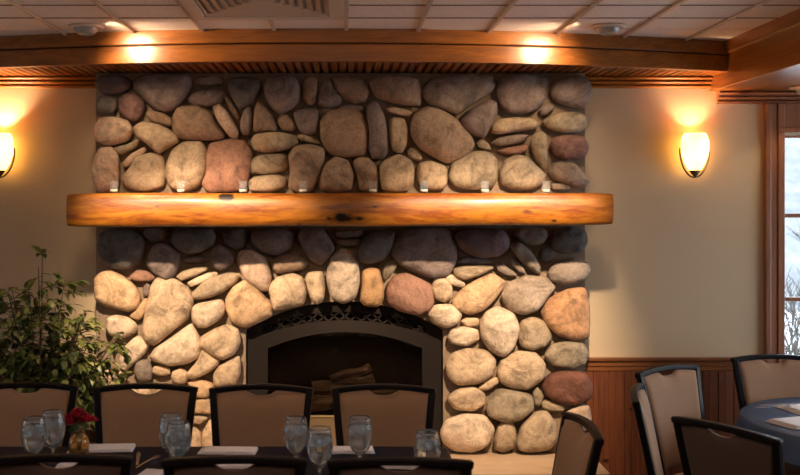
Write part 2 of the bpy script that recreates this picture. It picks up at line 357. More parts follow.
# outdoors: snowy ground, bare shrubs
struct(boxes('ground', [(-14, 22, WY1+.2, 34, -.45, -.35), (WX1+.3, 22, -14, WY1+.2, -.45, -.35), (-14, WX0-.3, -14, WY1+.2, -.45, -.35)], M['snow']))
bm = bmesh.new(); g = {}
for i in range(41):
    for j in range(9):
        x, y = -6 + i*1.0, 20 + j*1.8
        g[i, j] = bm.verts.new((x, y, -.4 + 7.5*(j/8)**.8*(1 + .25*noise.noise(Vector((x*.2, y*.1, 2))))))
for i in range(40):
    for j in range(8): bm.faces.new((g[i,j], g[i+1,j], g[i+1,j+1], g[i,j+1]))
M['sky_backdrop'] = mat('mottled_sky_backdrop', (.15, .16, .18), 1)  # added hill-shaped backdrop, grey to tone down the sky in the window
v = mapping(M['sky_backdrop'], (1, 1, .5)); c, f = noise_ramp(M['sky_backdrop'], v, 1.4, [(0.3, (.09, .10, .115)), (0.65, (.22, .235, .25))], 8, .75); ln(M['sky_backdrop'], c, bsdf(M['sky_backdrop']).inputs['Base Color'])
struct(new_obj('sky_backdrop', bm, M['sky_backdrop']))
def shrub(x, y, h, seed, label):
    r = random.Random(seed); bm = bmesh.new()
    def br(p, d, l, rad, lev):
        q = p + d * l; mid = p + d*l*.5 + Vector((r.uniform(-1,1), r.uniform(-1,1), r.uniform(-.5,1))) * l * .08
        tube(bm, [p, mid, q], rad, rad * .6, 5)
        if lev:
            for k in range(4 if lev > 1 else 5):
                nd_ = (d + Vector((r.uniform(-1,1), r.uniform(-1,1), r.uniform(-.35,.8))) * .75).normalized()
                br(p + (q-p) * r.uniform(.35, 1), nd_, l * r.uniform(.45, .7), rad * .55, lev - 1)
    for k in range(6):
        br(Vector((r.uniform(-.2,.2), r.uniform(-.2,.2), 0)), Vector((r.uniform(-.5,.5), r.uniform(-.5,.5), 1)).normalized(), h * r.uniform(.4,.55), .018, 3)
    o = new_obj('bare_shrub', bm, M['twig']); o.location = (x, y, -.35)
    return tag(o, label, 'shrub', 'leafless shrubs outside the window')
shrub(4.15, 8.6, 1.9, 3, 'leafless pale shrub outside the window, nearer the pane')
shrub(3.55, 7.6, 1.5, 9, 'low leafless shrub close outside the window')
shrub(5.6, 10.8, 2.3, 5, 'leafless pale shrub further out in the snow beyond the window')
STONES = [   # stone colour, outline on the chimney face in metres (across, up)
('p',[(-1.358,2.427),(-1.331,2.471),(-1.252,2.482),(-1.173,2.458),(-1.155,2.422),(-1.190,2.387),(-1.261,2.371),(-1.322,2.378)]),
('k',[(-1.353,2.326),(-1.340,2.356),(-1.296,2.370),(-1.243,2.352),(-1.236,2.299),(-1.261,2.266),(-1.322,2.271),(-1.351,2.290)]),
('p2',[(-1.230,2.326),(-1.204,2.370),(-1.146,2.378),(-1.102,2.356),(-1.086,2.312),(-1.107,2.255),(-1.138,2.224),(-1.190,2.242),(-1.226,2.273)]),
('g',[(-1.142,2.436),(-1.102,2.471),(-1.023,2.480),(-0.900,2.482),(-0.847,2.466),(-0.834,2.418),(-0.865,2.361),(-0.917,2.299),(-0.970,2.277),(-1.032,2.295),(-1.102,2.361),(-1.138,2.400)]),
('g',[(-0.825,2.444),(-0.794,2.468),(-0.724,2.475),(-0.671,2.471),(-0.658,2.449),(-0.671,2.422),(-0.724,2.415),(-0.794,2.421)]),
('g',[(-0.856,2.343),(-0.820,2.378),(-0.741,2.400),(-0.662,2.398),(-0.644,2.370),(-0.671,2.326),(-0.741,2.301),(-0.820,2.312)]),
('b',[(-1.085,2.268),(-1.049,2.283),(-0.988,2.271),(-0.944,2.237),(-0.935,2.198),(-0.988,2.202),(-1.058,2.229)]),
('b',[(-0.929,2.253),(-0.909,2.300),(-0.798,2.308),(-0.734,2.277),(-0.702,2.213),(-0.654,2.149),(-0.686,2.125),(-0.830,2.122),(-0.917,2.138),(-0.933,2.189)]),
('w',[(-0.718,2.300),(-0.686,2.324),(-0.638,2.277),(-0.577,2.173),(-0.590,2.128),(-0.630,2.144),(-0.694,2.229)]),
('b',[(-0.662,2.364),(-0.638,2.356),(-0.598,2.308),(-0.574,2.253),(-0.582,2.229),(-0.622,2.277)]),
('k',[(-0.626,2.431),(-0.613,2.458),(-0.534,2.462),(-0.463,2.449),(-0.455,2.405),(-0.490,2.334),(-0.521,2.312),(-0.569,2.290),(-0.596,2.326),(-0.631,2.396)]),
('g',[(-0.565,2.237),(-0.543,2.290),(-0.516,2.308),(-0.500,2.273),(-0.503,2.202),(-0.521,2.154),(-0.551,2.149),(-0.569,2.185)]),
('b',[(-0.490,2.282),(-0.472,2.330),(-0.437,2.308),(-0.402,2.264),(-0.371,2.193),(-0.384,2.171),(-0.446,2.169),(-0.499,2.171)]),
('g',[(-0.441,2.422),(-0.411,2.462),(-0.340,2.475),(-0.270,2.466),(-0.245,2.405),(-0.252,2.334),(-0.296,2.290),(-0.349,2.268),(-0.393,2.295),(-0.428,2.352)]),
('b',[(-0.371,2.229),(-0.349,2.255),(-0.314,2.264),(-0.278,2.229),(-0.265,2.193),(-0.287,2.169),(-0.349,2.176)]),
('g',[(-0.278,2.268),(-0.243,2.295),(-0.173,2.299),(-0.146,2.282),(-0.148,2.211),(-0.160,2.158),(-0.208,2.151),(-0.248,2.176),(-0.270,2.229)]),
('b',[(-0.234,2.449),(-0.182,2.471),(-0.146,2.449),(-0.151,2.387),(-0.164,2.326),(-0.199,2.312),(-0.230,2.352)]),
('g',[(-0.146,2.387),(-0.111,2.440),(-0.085,2.458),(-0.049,2.405),(-0.014,2.343),(-0.032,2.312),(-0.094,2.297),(-0.146,2.317)]),
('b',[(-0.076,2.460),(0.012,2.476),(0.100,2.452),(0.128,2.388),(0.108,2.332),(0.052,2.320),(-0.004,2.340),(-0.052,2.396)]),
('g',[(-0.028,2.304),(0.028,2.320),(0.100,2.308),(0.105,2.281),(0.044,2.269),(-0.020,2.281)]),
('b',[(0.131,2.440),(0.167,2.466),(0.281,2.475),(0.396,2.458),(0.409,2.396),(0.404,2.308),(0.325,2.312),(0.228,2.330),(0.175,2.352),(0.140,2.396)]),
('g2',[(0.426,2.361),(0.431,2.405),(0.466,2.449),(0.545,2.471),(0.642,2.480),(0.730,2.475),(0.788,2.466),(0.818,2.431),(0.788,2.387),(0.655,2.295),(0.607,2.259),(0.537,2.295),(0.466,2.317)]),
('w',[(0.215,2.295),(0.255,2.304),(0.334,2.290),(0.365,2.273),(0.343,2.251),(0.299,2.255),(0.237,2.273)]),
('g',[(0.120,2.300),(0.140,2.332),(0.172,2.329),(0.211,2.261),(0.227,2.173),(0.232,2.061),(0.204,2.021),(0.148,2.029),(0.127,2.077),(0.132,2.173),(0.120,2.245)]),
('t',[(0.239,2.221),(0.267,2.245),(0.323,2.237),(0.344,2.173),(0.331,2.093),(0.307,2.053),(0.259,2.064),(0.243,2.125)]),
('b',[(-0.132,2.221),(-0.084,2.277),(-0.004,2.292),(0.092,2.269),(0.124,2.205),(0.120,2.093),(0.100,2.045),(-0.004,2.032),(-0.084,2.045),(-0.124,2.125)]),
('b2',[(0.360,2.189),(0.379,2.261),(0.443,2.300),(0.523,2.288),(0.587,2.245),(0.652,2.189),(0.700,2.101),(0.652,2.029),(0.556,2.000),(0.507,2.021),(0.411,2.077),(0.366,2.141)]),
('g',[(0.628,2.229),(0.684,2.292),(0.780,2.340),(0.820,2.324),(0.825,2.269),(0.788,2.189),(0.756,2.138),(0.700,2.149),(0.644,2.189)]),
('g',[(0.823,2.387),(0.841,2.449),(0.894,2.475),(1.008,2.480),(1.096,2.458),(1.101,2.414),(1.083,2.343),(1.035,2.290),(0.973,2.268),(0.885,2.273),(0.841,2.312)]),
('g',[(1.118,2.387),(1.140,2.431),(1.202,2.466),(1.272,2.475),(1.321,2.449),(1.334,2.396),(1.321,2.334),(1.281,2.290),(1.219,2.304),(1.149,2.330),(1.123,2.356)]),
('g',[(1.052,2.282),(1.087,2.312),(1.131,2.319),(1.140,2.299),(1.105,2.264),(1.070,2.253)]),
('t',[(0.797,2.198),(0.832,2.233),(0.920,2.246),(1.008,2.239),(1.048,2.215),(1.035,2.189),(0.946,2.171),(0.832,2.154),(0.797,2.167)]),
('t2',[(1.070,2.220),(1.114,2.251),(1.184,2.271),(1.272,2.274),(1.308,2.246),(1.312,2.198),(1.272,2.167),(1.184,2.165),(1.105,2.185)]),
('g2',[(0.796,2.109),(0.844,2.138),(0.940,2.154),(1.003,2.149),(0.956,2.109),(0.844,2.088)]),
('r',[(0.823,2.062),(0.885,2.084),(0.982,2.097),(0.995,2.071),(0.955,2.049),(0.885,2.043)]),
('t2',[(1.008,2.097),(1.026,2.150),(1.070,2.166),(1.096,2.150),(1.096,1.956),(1.079,1.956),(1.035,2.018)]),
('p2',[(1.114,2.097),(1.140,2.137),(1.219,2.150),(1.290,2.137),(1.321,2.097),(1.308,2.044),(1.255,2.014),(1.184,2.018),(1.131,2.044)]),
('g2',[(1.105,1.948),(1.123,1.992),(1.175,2.005),(1.246,1.996),(1.290,1.948),(1.325,1.903),(1.308,1.873),(1.264,1.864),(1.202,1.886),(1.131,1.912)]),
('t2',[(1.123,1.886),(1.184,1.890),(1.228,1.868),(1.219,1.851),(1.131,1.851)]),
('t2',[(0.841,1.956),(0.867,2.009),(0.929,2.040),(0.990,2.031),(1.035,1.983),(1.087,1.939),(1.070,1.886),(1.008,1.855),(0.920,1.855),(0.850,1.881)]),
('t2',[(0.564,1.917),(0.588,2.005),(0.668,2.053),(0.764,2.061),(0.828,2.013),(0.825,1.917),(0.796,1.869),(0.700,1.853),(0.604,1.869)]),
('t2',[(0.713,2.106),(0.744,2.128),(0.779,2.106),(0.797,2.071),(0.770,2.066),(0.726,2.080)]),
('t',[(0.391,1.948),(0.404,1.996),(0.466,2.009),(0.537,1.983),(0.554,1.956),(0.550,1.877),(0.519,1.852),(0.457,1.851),(0.396,1.886)]),
('t',[(0.189,1.974),(0.220,2.014),(0.290,2.044),(0.352,2.014),(0.374,1.974),(0.369,1.886),(0.343,1.851),(0.272,1.842),(0.206,1.855),(0.193,1.903)]),
('t',[(0.336,2.071),(0.360,2.091),(0.396,2.071),(0.422,2.027),(0.413,2.009),(0.378,2.014),(0.343,2.036)]),
('b2',[(0.048,2.000),(0.070,2.027),(0.123,2.025),(0.162,1.992),(0.183,1.930),(0.175,1.859),(0.140,1.844),(0.079,1.851),(0.065,1.921)]),
('b2',[(-0.140,1.917),(-0.108,1.997),(-0.052,2.032),(0.012,2.013),(0.047,1.941),(0.036,1.853),(-0.052,1.842),(-0.132,1.853)]),
('b2',[(-0.307,2.029),(-0.275,2.085),(-0.196,2.096),(-0.119,2.077),(-0.113,2.029),(-0.132,1.949),(-0.172,1.853),(-0.244,1.837),(-0.307,1.869),(-0.291,1.949)]),
('t',[(-0.259,2.149),(-0.220,2.157),(-0.148,2.125),(-0.129,2.096),(-0.188,2.106),(-0.244,2.122)]),
('t',[(-0.507,2.117),(-0.483,2.157),(-0.371,2.165),(-0.275,2.149),(-0.259,2.109),(-0.307,2.069),(-0.419,2.053),(-0.491,2.069)]),
('t2',[(-0.523,1.981),(-0.499,2.029),(-0.419,2.048),(-0.323,2.045),(-0.307,2.005),(-0.323,1.957),(-0.419,1.936),(-0.507,1.941)]),
('t',[(-0.523,1.901),(-0.483,1.925),(-0.371,1.936),(-0.323,1.917),(-0.327,1.869),(-0.387,1.842),(-0.515,1.845)]),
('r',[(-0.750,2.029),(-0.734,2.101),(-0.638,2.122),(-0.550,2.117),(-0.507,2.061),(-0.518,1.965),(-0.542,1.853),(-0.734,1.841),(-0.774,1.885),(-0.750,1.949)]),
('t',[(-0.970,1.965),(-0.941,2.061),(-0.878,2.109),(-0.782,2.112),(-0.750,2.061),(-0.758,1.949),(-0.798,1.869),(-0.878,1.845),(-0.941,1.869),(-0.969,1.917)]),
('t',[(-1.213,1.917),(-1.181,1.949),(-1.133,2.029),(-1.053,2.053),(-0.989,2.029),(-0.973,1.949),(-0.989,1.869),(-1.085,1.845),(-1.181,1.861)]),
('w',[(-1.213,1.997),(-1.165,2.048),(-1.093,2.085),(-1.082,2.061),(-1.133,2.005),(-1.189,1.970)]),
('t',[(-1.146,2.189),(-1.101,2.221),(-1.005,2.205),(-0.909,2.149),(-0.909,2.109),(-0.973,2.077),(-1.013,2.045),(-1.069,2.101),(-1.125,2.141)]),
('w',[(-1.364,2.181),(-1.333,2.237),(-1.261,2.249),(-1.181,2.229),(-1.152,2.173),(-1.181,2.117),(-1.277,2.093),(-1.348,2.117)]),
('t2',[(-1.269,2.077),(-1.181,2.101),(-1.109,2.133),(-1.133,2.085),(-1.213,2.042),(-1.253,2.048)]),
('w',[(-1.369,1.917),(-1.364,2.013),(-1.333,2.077),(-1.269,2.085),(-1.232,2.037),(-1.226,1.917),(-1.237,1.845),(-1.341,1.837)]),
('k',[(-1.342,1.535),(-1.329,1.614),(-1.268,1.642),(-1.171,1.636),(-1.100,1.597),(-1.087,1.535),(-1.109,1.464),(-1.171,1.425),(-1.250,1.429),(-1.312,1.464)]),
('g',[(-1.096,1.614),(-1.083,1.641),(-1.030,1.648),(-0.973,1.641),(-0.958,1.605),(-0.977,1.575),(-1.039,1.568),(-1.083,1.588)]),
('g',[(-1.065,1.500),(-1.030,1.557),(-0.968,1.561),(-0.902,1.508),(-0.899,1.456),(-0.929,1.385),(-0.968,1.363),(-1.030,1.394),(-1.074,1.447)]),
('k',[(-0.942,1.588),(-0.915,1.636),(-0.836,1.645),(-0.730,1.642),(-0.704,1.605),(-0.717,1.553),(-0.783,1.517),(-0.854,1.504),(-0.915,1.535)]),
('g',[(-0.893,1.473),(-0.836,1.491),(-0.766,1.491),(-0.748,1.473),(-0.783,1.456),(-0.862,1.454)]),
('r',[(-1.171,1.381),(-1.127,1.419),(-1.074,1.410),(-1.030,1.376),(-1.047,1.354),(-1.118,1.354),(-1.153,1.363)]),
('g',[(-1.102,1.319),(-1.078,1.348),(-1.056,1.328),(-1.061,1.288),(-1.083,1.271),(-1.100,1.288)]),
('s2',[(-1.356,1.315),(-1.356,1.368),(-1.320,1.403),(-1.268,1.410),(-1.206,1.381),(-1.144,1.332),(-1.113,1.279),(-1.127,1.218),(-1.171,1.196),(-1.250,1.209),(-1.320,1.227),(-1.351,1.262)]),
('s',[(-1.052,1.324),(-1.021,1.372),(-0.924,1.363),(-0.854,1.315),(-0.825,1.253),(-0.849,1.159),(-0.942,1.088),(-1.030,1.014),(-1.078,1.028),(-1.099,1.086),(-1.078,1.209)]),
('t',[(-0.917,1.381),(-0.880,1.412),(-0.810,1.431),(-0.752,1.434),(-0.748,1.416),(-0.818,1.381),(-0.889,1.357)]),
('y',[(-0.858,1.346),(-0.810,1.376),(-0.748,1.401),(-0.700,1.405),(-0.695,1.385),(-0.766,1.350),(-0.836,1.322)]),
('t',[(-0.833,1.290),(-0.750,1.369),(-0.638,1.401),(-0.574,1.393),(-0.590,1.353),(-0.670,1.290),(-0.766,1.261),(-0.822,1.261)]),
('y',[(-0.833,1.210),(-0.798,1.234),(-0.670,1.258),(-0.651,1.210),(-0.662,1.162),(-0.750,1.106),(-0.798,1.106),(-0.830,1.146)]),
('s2',[(-0.646,1.258),(-0.606,1.322),(-0.542,1.361),(-0.478,1.314),(-0.399,1.226),(-0.399,1.170),(-0.462,1.138),(-0.542,1.106),(-0.606,1.130),(-0.641,1.194)]),
('w',[(-0.582,1.449),(-0.574,1.513),(-0.510,1.529),(-0.431,1.481),(-0.399,1.385),(-0.415,1.306),(-0.462,1.306),(-0.542,1.369)]),
('g',[(-0.732,1.491),(-0.714,1.535),(-0.679,1.551),(-0.635,1.531),(-0.600,1.482),(-0.622,1.438),(-0.670,1.412),(-0.714,1.429)]),
('k',[(-0.635,1.614),(-0.608,1.641),(-0.556,1.641),(-0.531,1.597),(-0.542,1.544),(-0.600,1.526),(-0.652,1.561),(-0.670,1.623)]),
('g',[(-0.507,1.570),(-0.503,1.619),(-0.441,1.642),(-0.335,1.642),(-0.283,1.614),(-0.287,1.553),(-0.335,1.508),(-0.388,1.495),(-0.459,1.522)]),
('b',[(-0.393,1.464),(-0.353,1.495),(-0.261,1.522),(-0.203,1.451),(-0.230,1.420),(-0.362,1.398),(-0.388,1.420)]),
('g',[(-0.256,1.597),(-0.238,1.636),(-0.168,1.642),(-0.115,1.636),(-0.054,1.535),(-0.080,1.491),(-0.133,1.445),(-0.186,1.473),(-0.230,1.535)]),
('g',[(-0.065,1.628),(0.015,1.634),(0.103,1.638),(0.095,1.596),(0.023,1.593),(-0.049,1.593)]),
('g',[(-0.057,1.583),(0.015,1.587),(0.087,1.590),(0.079,1.548),(-0.001,1.542),(-0.052,1.561)]),
('k',[(0.071,1.513),(0.111,1.593),(0.175,1.633),(0.271,1.625),(0.255,1.545),(0.215,1.473),(0.127,1.452),(0.079,1.465)]),
('g',[(0.249,1.535),(0.271,1.588),(0.333,1.641),(0.447,1.645),(0.562,1.632),(0.601,1.535),(0.597,1.464),(0.562,1.394),(0.474,1.376),(0.394,1.403),(0.315,1.438),(0.262,1.491)]),
('w2',[(-0.100,1.369),(-0.081,1.481),(-0.017,1.537),(0.039,1.513),(0.071,1.449),(0.079,1.353),(0.055,1.266),(-0.009,1.237),(-0.073,1.266)]),
('o',[(0.087,1.290),(0.095,1.409),(0.135,1.425),(0.183,1.420),(0.207,1.337),(0.210,1.266),(0.183,1.221),(0.111,1.223),(0.084,1.250)]),
('t2',[(0.205,1.412),(0.227,1.451),(0.271,1.469),(0.284,1.438),(0.253,1.394),(0.218,1.359),(0.205,1.376)]),
('r',[(0.228,1.309),(0.260,1.380),(0.331,1.399),(0.412,1.364),(0.466,1.336),(0.482,1.239),(0.455,1.195),(0.396,1.174),(0.298,1.195),(0.233,1.239)]),
('t',[(-0.216,1.369),(-0.200,1.401),(-0.120,1.409),(-0.109,1.337),(-0.116,1.258),(-0.152,1.229),(-0.184,1.258),(-0.205,1.322)]),
('s',[(-0.416,1.322),(-0.368,1.377),(-0.288,1.398),(-0.232,1.377),(-0.211,1.306),(-0.224,1.234),(-0.304,1.210),(-0.384,1.202),(-0.392,1.242)]),
('p',[(0.590,1.593),(0.646,1.641),(0.838,1.641),(0.885,1.593),(0.885,1.537),(0.830,1.489),(0.726,1.484),(0.630,1.529)]),
('g2',[(0.917,1.609),(0.957,1.644),(1.077,1.644),(1.109,1.609),(1.077,1.561),(1.021,1.545),(0.957,1.569)]),
('k',[(1.125,1.561),(1.141,1.633),(1.221,1.654),(1.301,1.633),(1.316,1.569),(1.285,1.516),(1.189,1.505),(1.133,1.529)]),
('k',[(1.053,1.513),(1.093,1.553),(1.138,1.537),(1.133,1.481),(1.093,1.457),(1.053,1.473)]),
('g2',[(0.893,1.553),(0.949,1.569),(1.013,1.513),(1.061,1.433),(1.053,1.393),(1.005,1.417),(0.933,1.489)]),
('g2',[(0.893,1.473),(0.917,1.481),(0.973,1.425),(0.984,1.393),(0.949,1.401),(0.905,1.441)]),
('g2',[(0.818,1.441),(0.854,1.452),(0.917,1.409),(0.941,1.382),(0.885,1.382),(0.830,1.409)]),
('t',[(0.590,1.425),(0.662,1.441),(0.790,1.441),(0.806,1.425),(0.726,1.385),(0.646,1.361),(0.595,1.385)]),
('k',[(0.598,1.457),(0.646,1.489),(0.742,1.481),(0.806,1.457),(0.726,1.446)]),
('y',[(0.542,1.385),(0.582,1.393),(0.654,1.345),(0.646,1.318),(0.590,1.329),(0.547,1.357)]),
('s',[(0.467,1.306),(0.486,1.369),(0.534,1.377),(0.582,1.329),(0.579,1.266),(0.542,1.242),(0.494,1.258)]),
('s2',[(0.582,1.250),(0.646,1.322),(0.790,1.401),(0.866,1.353),(0.846,1.298),(0.758,1.202),(0.678,1.175),(0.598,1.210)]),
('w2',[(0.850,1.274),(0.885,1.345),(0.981,1.385),(1.093,1.377),(1.141,1.322),(1.093,1.266),(1.045,1.202),(0.965,1.175),(0.885,1.210)]),
('g2',[(1.101,1.401),(1.141,1.457),(1.237,1.484),(1.316,1.457),(1.332,1.409),(1.301,1.361),(1.189,1.337),(1.117,1.361)]),
('o2',[(1.064,1.194),(1.109,1.258),(1.205,1.309),(1.301,1.318),(1.324,1.226),(1.320,1.050),(1.253,1.034),(1.157,1.066),(1.093,1.122)]),
('y',[(0.451,1.178),(0.486,1.226),(0.582,1.231),(0.635,1.178),(0.614,1.130),(0.550,1.101),(0.478,1.130)]),
('s',[(0.627,1.138),(0.662,1.157),(0.726,1.154),(0.726,1.114),(0.662,1.106)]),
('y',[(0.558,1.050),(0.582,1.095),(0.646,1.109),(0.726,1.090),(0.726,1.034),(0.662,1.002),(0.574,1.018)]),
('y',[(0.734,1.130),(0.766,1.186),(0.830,1.218),(0.917,1.178),(0.949,1.098),(0.917,1.002),(0.861,0.946),(0.790,0.978),(0.742,1.050)]),
('t',[(0.941,1.050),(0.957,1.138),(1.021,1.162),(1.093,1.130),(1.125,1.050),(1.085,1.002),(1.013,0.983),(0.957,1.002)]),
('t2',[(1.085,0.954),(1.125,1.010),(1.205,1.030),(1.293,1.021),(1.321,0.962),(1.301,0.906),(1.237,0.877),(1.125,0.898)]),
('s',[(0.550,0.890),(0.582,0.962),(0.662,0.989),(0.774,0.978),(0.818,0.922),(0.798,0.842),(0.726,0.802),(0.614,0.794),(0.563,0.834)]),
('s',[(0.830,0.858),(0.846,0.922),(0.933,0.973),(1.029,0.970),(1.085,0.906),(1.077,0.826),(0.997,0.770),(0.901,0.778),(0.846,0.810)]),
('s',[(0.726,0.778),(0.774,0.818),(0.830,0.834),(0.838,0.802),(0.782,0.762),(0.734,0.765)]),
('s',[(0.553,0.722),(0.614,0.770),(0.702,0.781),(0.758,0.746),(0.761,0.690),(0.694,0.650),(0.598,0.658)]),
('t2',[(0.766,0.682),(0.830,0.770),(0.917,0.762),(1.013,0.738),(1.021,0.666),(0.949,0.602),(0.869,0.594),(0.782,0.626)]),
('t2',[(1.021,0.746),(1.045,0.781),(1.085,0.730),(1.061,0.674),(1.029,0.682)]),
('t',[(1.069,0.698),(1.109,0.714),(1.189,0.682),(1.189,0.650),(1.109,0.647),(1.074,0.666)]),
('m',[(1.074,0.786),(1.109,0.850),(1.205,0.871),(1.301,0.858),(1.340,0.794),(1.332,0.722),(1.253,0.682),(1.157,0.698),(1.093,0.738)]),
('w',[(1.189,0.634),(1.269,0.682),(1.324,0.682),(1.340,0.618),(1.332,0.555),(1.237,0.539)]),
('y',[(0.521,0.539),(0.550,0.602),(0.646,0.634),(0.758,0.626),(0.809,0.555),(0.782,0.475),(0.694,0.430),(0.598,0.435),(0.534,0.483)]),
('t',[(0.809,0.491),(0.830,0.570),(0.869,0.602),(0.917,0.586),(0.933,0.507),(0.917,0.451),(0.861,0.427),(0.814,0.446)]),
('t',[(0.933,0.475),(0.957,0.570),(1.029,0.642),(1.093,0.650),(1.141,0.586),(1.149,0.507),(1.109,0.443),(1.013,0.430),(0.949,0.443)]),
('t',[(1.181,0.515),(1.253,0.531),(1.332,0.523),(1.340,0.459),(1.285,0.430),(1.181,0.435)]),
('y',[(-1.298,1.106),(-1.285,1.159),(-1.241,1.172),(-1.180,1.159),(-1.135,1.124),(-1.135,1.080),(-1.197,1.049),(-1.268,1.058)]),
('s2',[(-1.171,1.168),(-1.118,1.229),(-1.083,1.265),(-1.074,1.238),(-1.083,1.185),(-1.118,1.141),(-1.162,1.159)]),
('y',[(-1.224,0.930),(-1.206,0.992),(-1.127,1.062),(-1.065,1.009),(-1.091,0.956),(-1.162,0.895),(-1.206,0.859),(-1.241,0.868)]),
('y',[(-1.056,0.948),(-1.030,0.992),(-0.959,1.036),(-0.889,1.088),(-0.836,1.124),(-0.801,1.062),(-0.783,1.009),(-0.792,0.948),(-0.854,0.912),(-0.942,0.899),(-1.030,0.921)]),
('s',[(-1.056,0.861),(-1.038,0.892),(-1.003,0.901),(-0.954,0.879),(-0.950,0.853),(-0.976,0.839),(-1.029,0.844)]),
('s',[(-0.945,0.835),(-0.937,0.866),(-0.897,0.883),(-0.857,0.861),(-0.853,0.822),(-0.871,0.800),(-0.923,0.800)]),
('s',[(-0.862,0.853),(-0.800,0.923),(-0.774,0.994),(-0.738,0.976),(-0.681,0.932),(-0.694,0.897),(-0.747,0.857),(-0.818,0.826),(-0.853,0.835)]),
('s',[(-0.786,1.049),(-0.715,1.093),(-0.640,1.120),(-0.580,1.093),(-0.569,1.022),(-0.602,0.962),(-0.667,0.930),(-0.748,0.968),(-0.786,1.006)]),
('s',[(-0.712,0.853),(-0.686,0.897),(-0.624,0.932),(-0.571,0.950),(-0.569,0.853),(-0.598,0.791),(-0.650,0.782),(-0.712,0.791)]),
('s2',[(-0.853,0.813),(-0.791,0.822),(-0.730,0.804),(-0.712,0.782),(-0.747,0.721),(-0.818,0.729),(-0.844,0.773)]),
('s2',[(-0.844,0.662),(-0.809,0.711),(-0.747,0.720),(-0.721,0.689),(-0.721,0.636),(-0.791,0.636),(-0.835,0.640)]),
('t',[(-0.835,0.592),(-0.818,0.623),(-0.765,0.618),(-0.747,0.609),(-0.791,0.574),(-0.827,0.583)]),
('s',[(-0.871,0.460),(-0.853,0.539),(-0.818,0.561),(-0.783,0.530),(-0.778,0.451),(-0.809,0.416),(-0.862,0.424)]),
('s',[(-0.775,0.530),(-0.738,0.601),(-0.703,0.592),(-0.699,0.451),(-0.738,0.416),(-0.775,0.442)]),
('g2',[(-1.149,0.858),(-1.133,0.922),(-1.069,0.930),(-1.045,0.874),(-1.053,0.818),(-1.117,0.810)]),
('s',[(-1.187,0.832),(-1.209,0.794),(-1.263,0.778),(-1.317,0.794),(-1.339,0.832),(-1.317,0.871),(-1.263,0.887),(-1.209,0.871)]),
('t',[(-1.220,0.713),(-1.240,0.671),(-1.290,0.653),(-1.340,0.671),(-1.360,0.713),(-1.340,0.755),(-1.290,0.773),(-1.240,0.755)]),
('s',[(-1.051,0.729),(-1.075,0.683),(-1.133,0.664),(-1.190,0.683),(-1.214,0.729),(-1.190,0.775),(-1.133,0.794),(-1.075,0.775)]),
('y',[(-0.894,0.713),(-0.917,0.667),(-0.970,0.648),(-1.024,0.667),(-1.046,0.713),(-1.024,0.759),(-0.970,0.778),(-0.917,0.759)]),
('s',[(-1.236,0.572),(-1.255,0.526),(-1.301,0.507),(-1.347,0.526),(-1.366,0.572),(-1.347,0.618),(-1.301,0.637),(-1.255,0.618)]),
('t',[(-1.073,0.578),(-1.095,0.528),(-1.149,0.507),(-1.203,0.528),(-1.225,0.578),(-1.203,0.627),(-1.149,0.648),(-1.095,0.627)]),
('s',[(-0.921,0.561),(-0.942,0.511),(-0.992,0.491),(-1.042,0.511),(-1.062,0.561),(-1.042,0.611),(-0.992,0.632),(-0.942,0.611)]),
('t',[(-1.192,0.464),(-1.213,0.437),(-1.263,0.426),(-1.313,0.437),(-1.333,0.464),(-1.313,0.490),(-1.263,0.502),(-1.213,0.490)]),
('t2',[(-1.030,0.464),(-1.049,0.441),(-1.095,0.431),(-1.141,0.441),(-1.160,0.464),(-1.141,0.487),(-1.095,0.496),(-1.049,0.487)])]
SCONCE, EYEB, TRACK, WORLD, FILL = 15, 24, 410, 5.6, 58
# ------------------------------------------------------------------ stone fireplace
FX0, FX1, FY = -1.362, 1.313, 5.47
fire = empty('stone_fireplace', ((FX0+FX1)/2, 5.55, 0))
tag(fire, 'floor to ceiling fieldstone fireplace of rounded river stones with an arched opening', 'fireplace')
def adopt(o):                      # parent without moving
    o.parent = fire; o.matrix_parent_inverse = Matrix.Translation(-Vector(fire.location)); return o
# arched opening
OX0, OX1 = -.543, .537; OZS, OZT = 1.085, 1.243
def arch(x0, x1, zs, zt, n=24):
    c = (x0+x1)/2; h = (x1-x0)/2; s = zt - zs; rad = (h*h + s*s) / (2*s); out = []
    for i in range(n+1):
        x = x0 + (x1-x0)*i/n; out.append((x, zt - rad + math.sqrt(max(0, rad*rad - (x-c)**2))))
    return out
def plate_with_arch(bm, X0, X1, Z0, Z1, zb, ar, y0, y1):
    """slab from y0 to y1 with an arched opening standing on zb; straight jambs"""
    n = len(ar) - 1
    ox0, ox1 = ar[0][0], ar[-1][0]
    def cell(a, b, c, d):      # four (x,z) corners extruded
        f = [bm.verts.new((p[0], y0, p[1])) for p in (a, b, c, d)]; k = [bm.verts.new((p[0], y1, p[1])) for p in (a, b, c, d)]
        bm.faces.new(f); bm.faces.new(k[::-1])
        for i in range(4): bm.faces.new((f[i], f[(i+1)%4], k[(i+1)%4], k[i]))
    cell((X0, Z0), (ox0, Z0), (ox0, Z1), (X0, Z1)); cell((ox1, Z0), (X1, Z0), (X1, Z1), (ox1, Z1))
    if zb > Z0: cell((ox0, Z0), (ox1, Z0), (ox1, zb), (ox0, zb))
    for i in range(n): cell(ar[i], ar[i+1], (ar[i+1][0], Z1), (ar[i][0], Z1))
bm = bmesh.new(); plate_with_arch(bm, FX0, FX1, 0, SZ - .003, .42, arch(OX0, OX1, OZS, OZT), FY, WY1 - .003)
adopt(new_obj('mortar_bed', bm, M['mortar'], None, False))
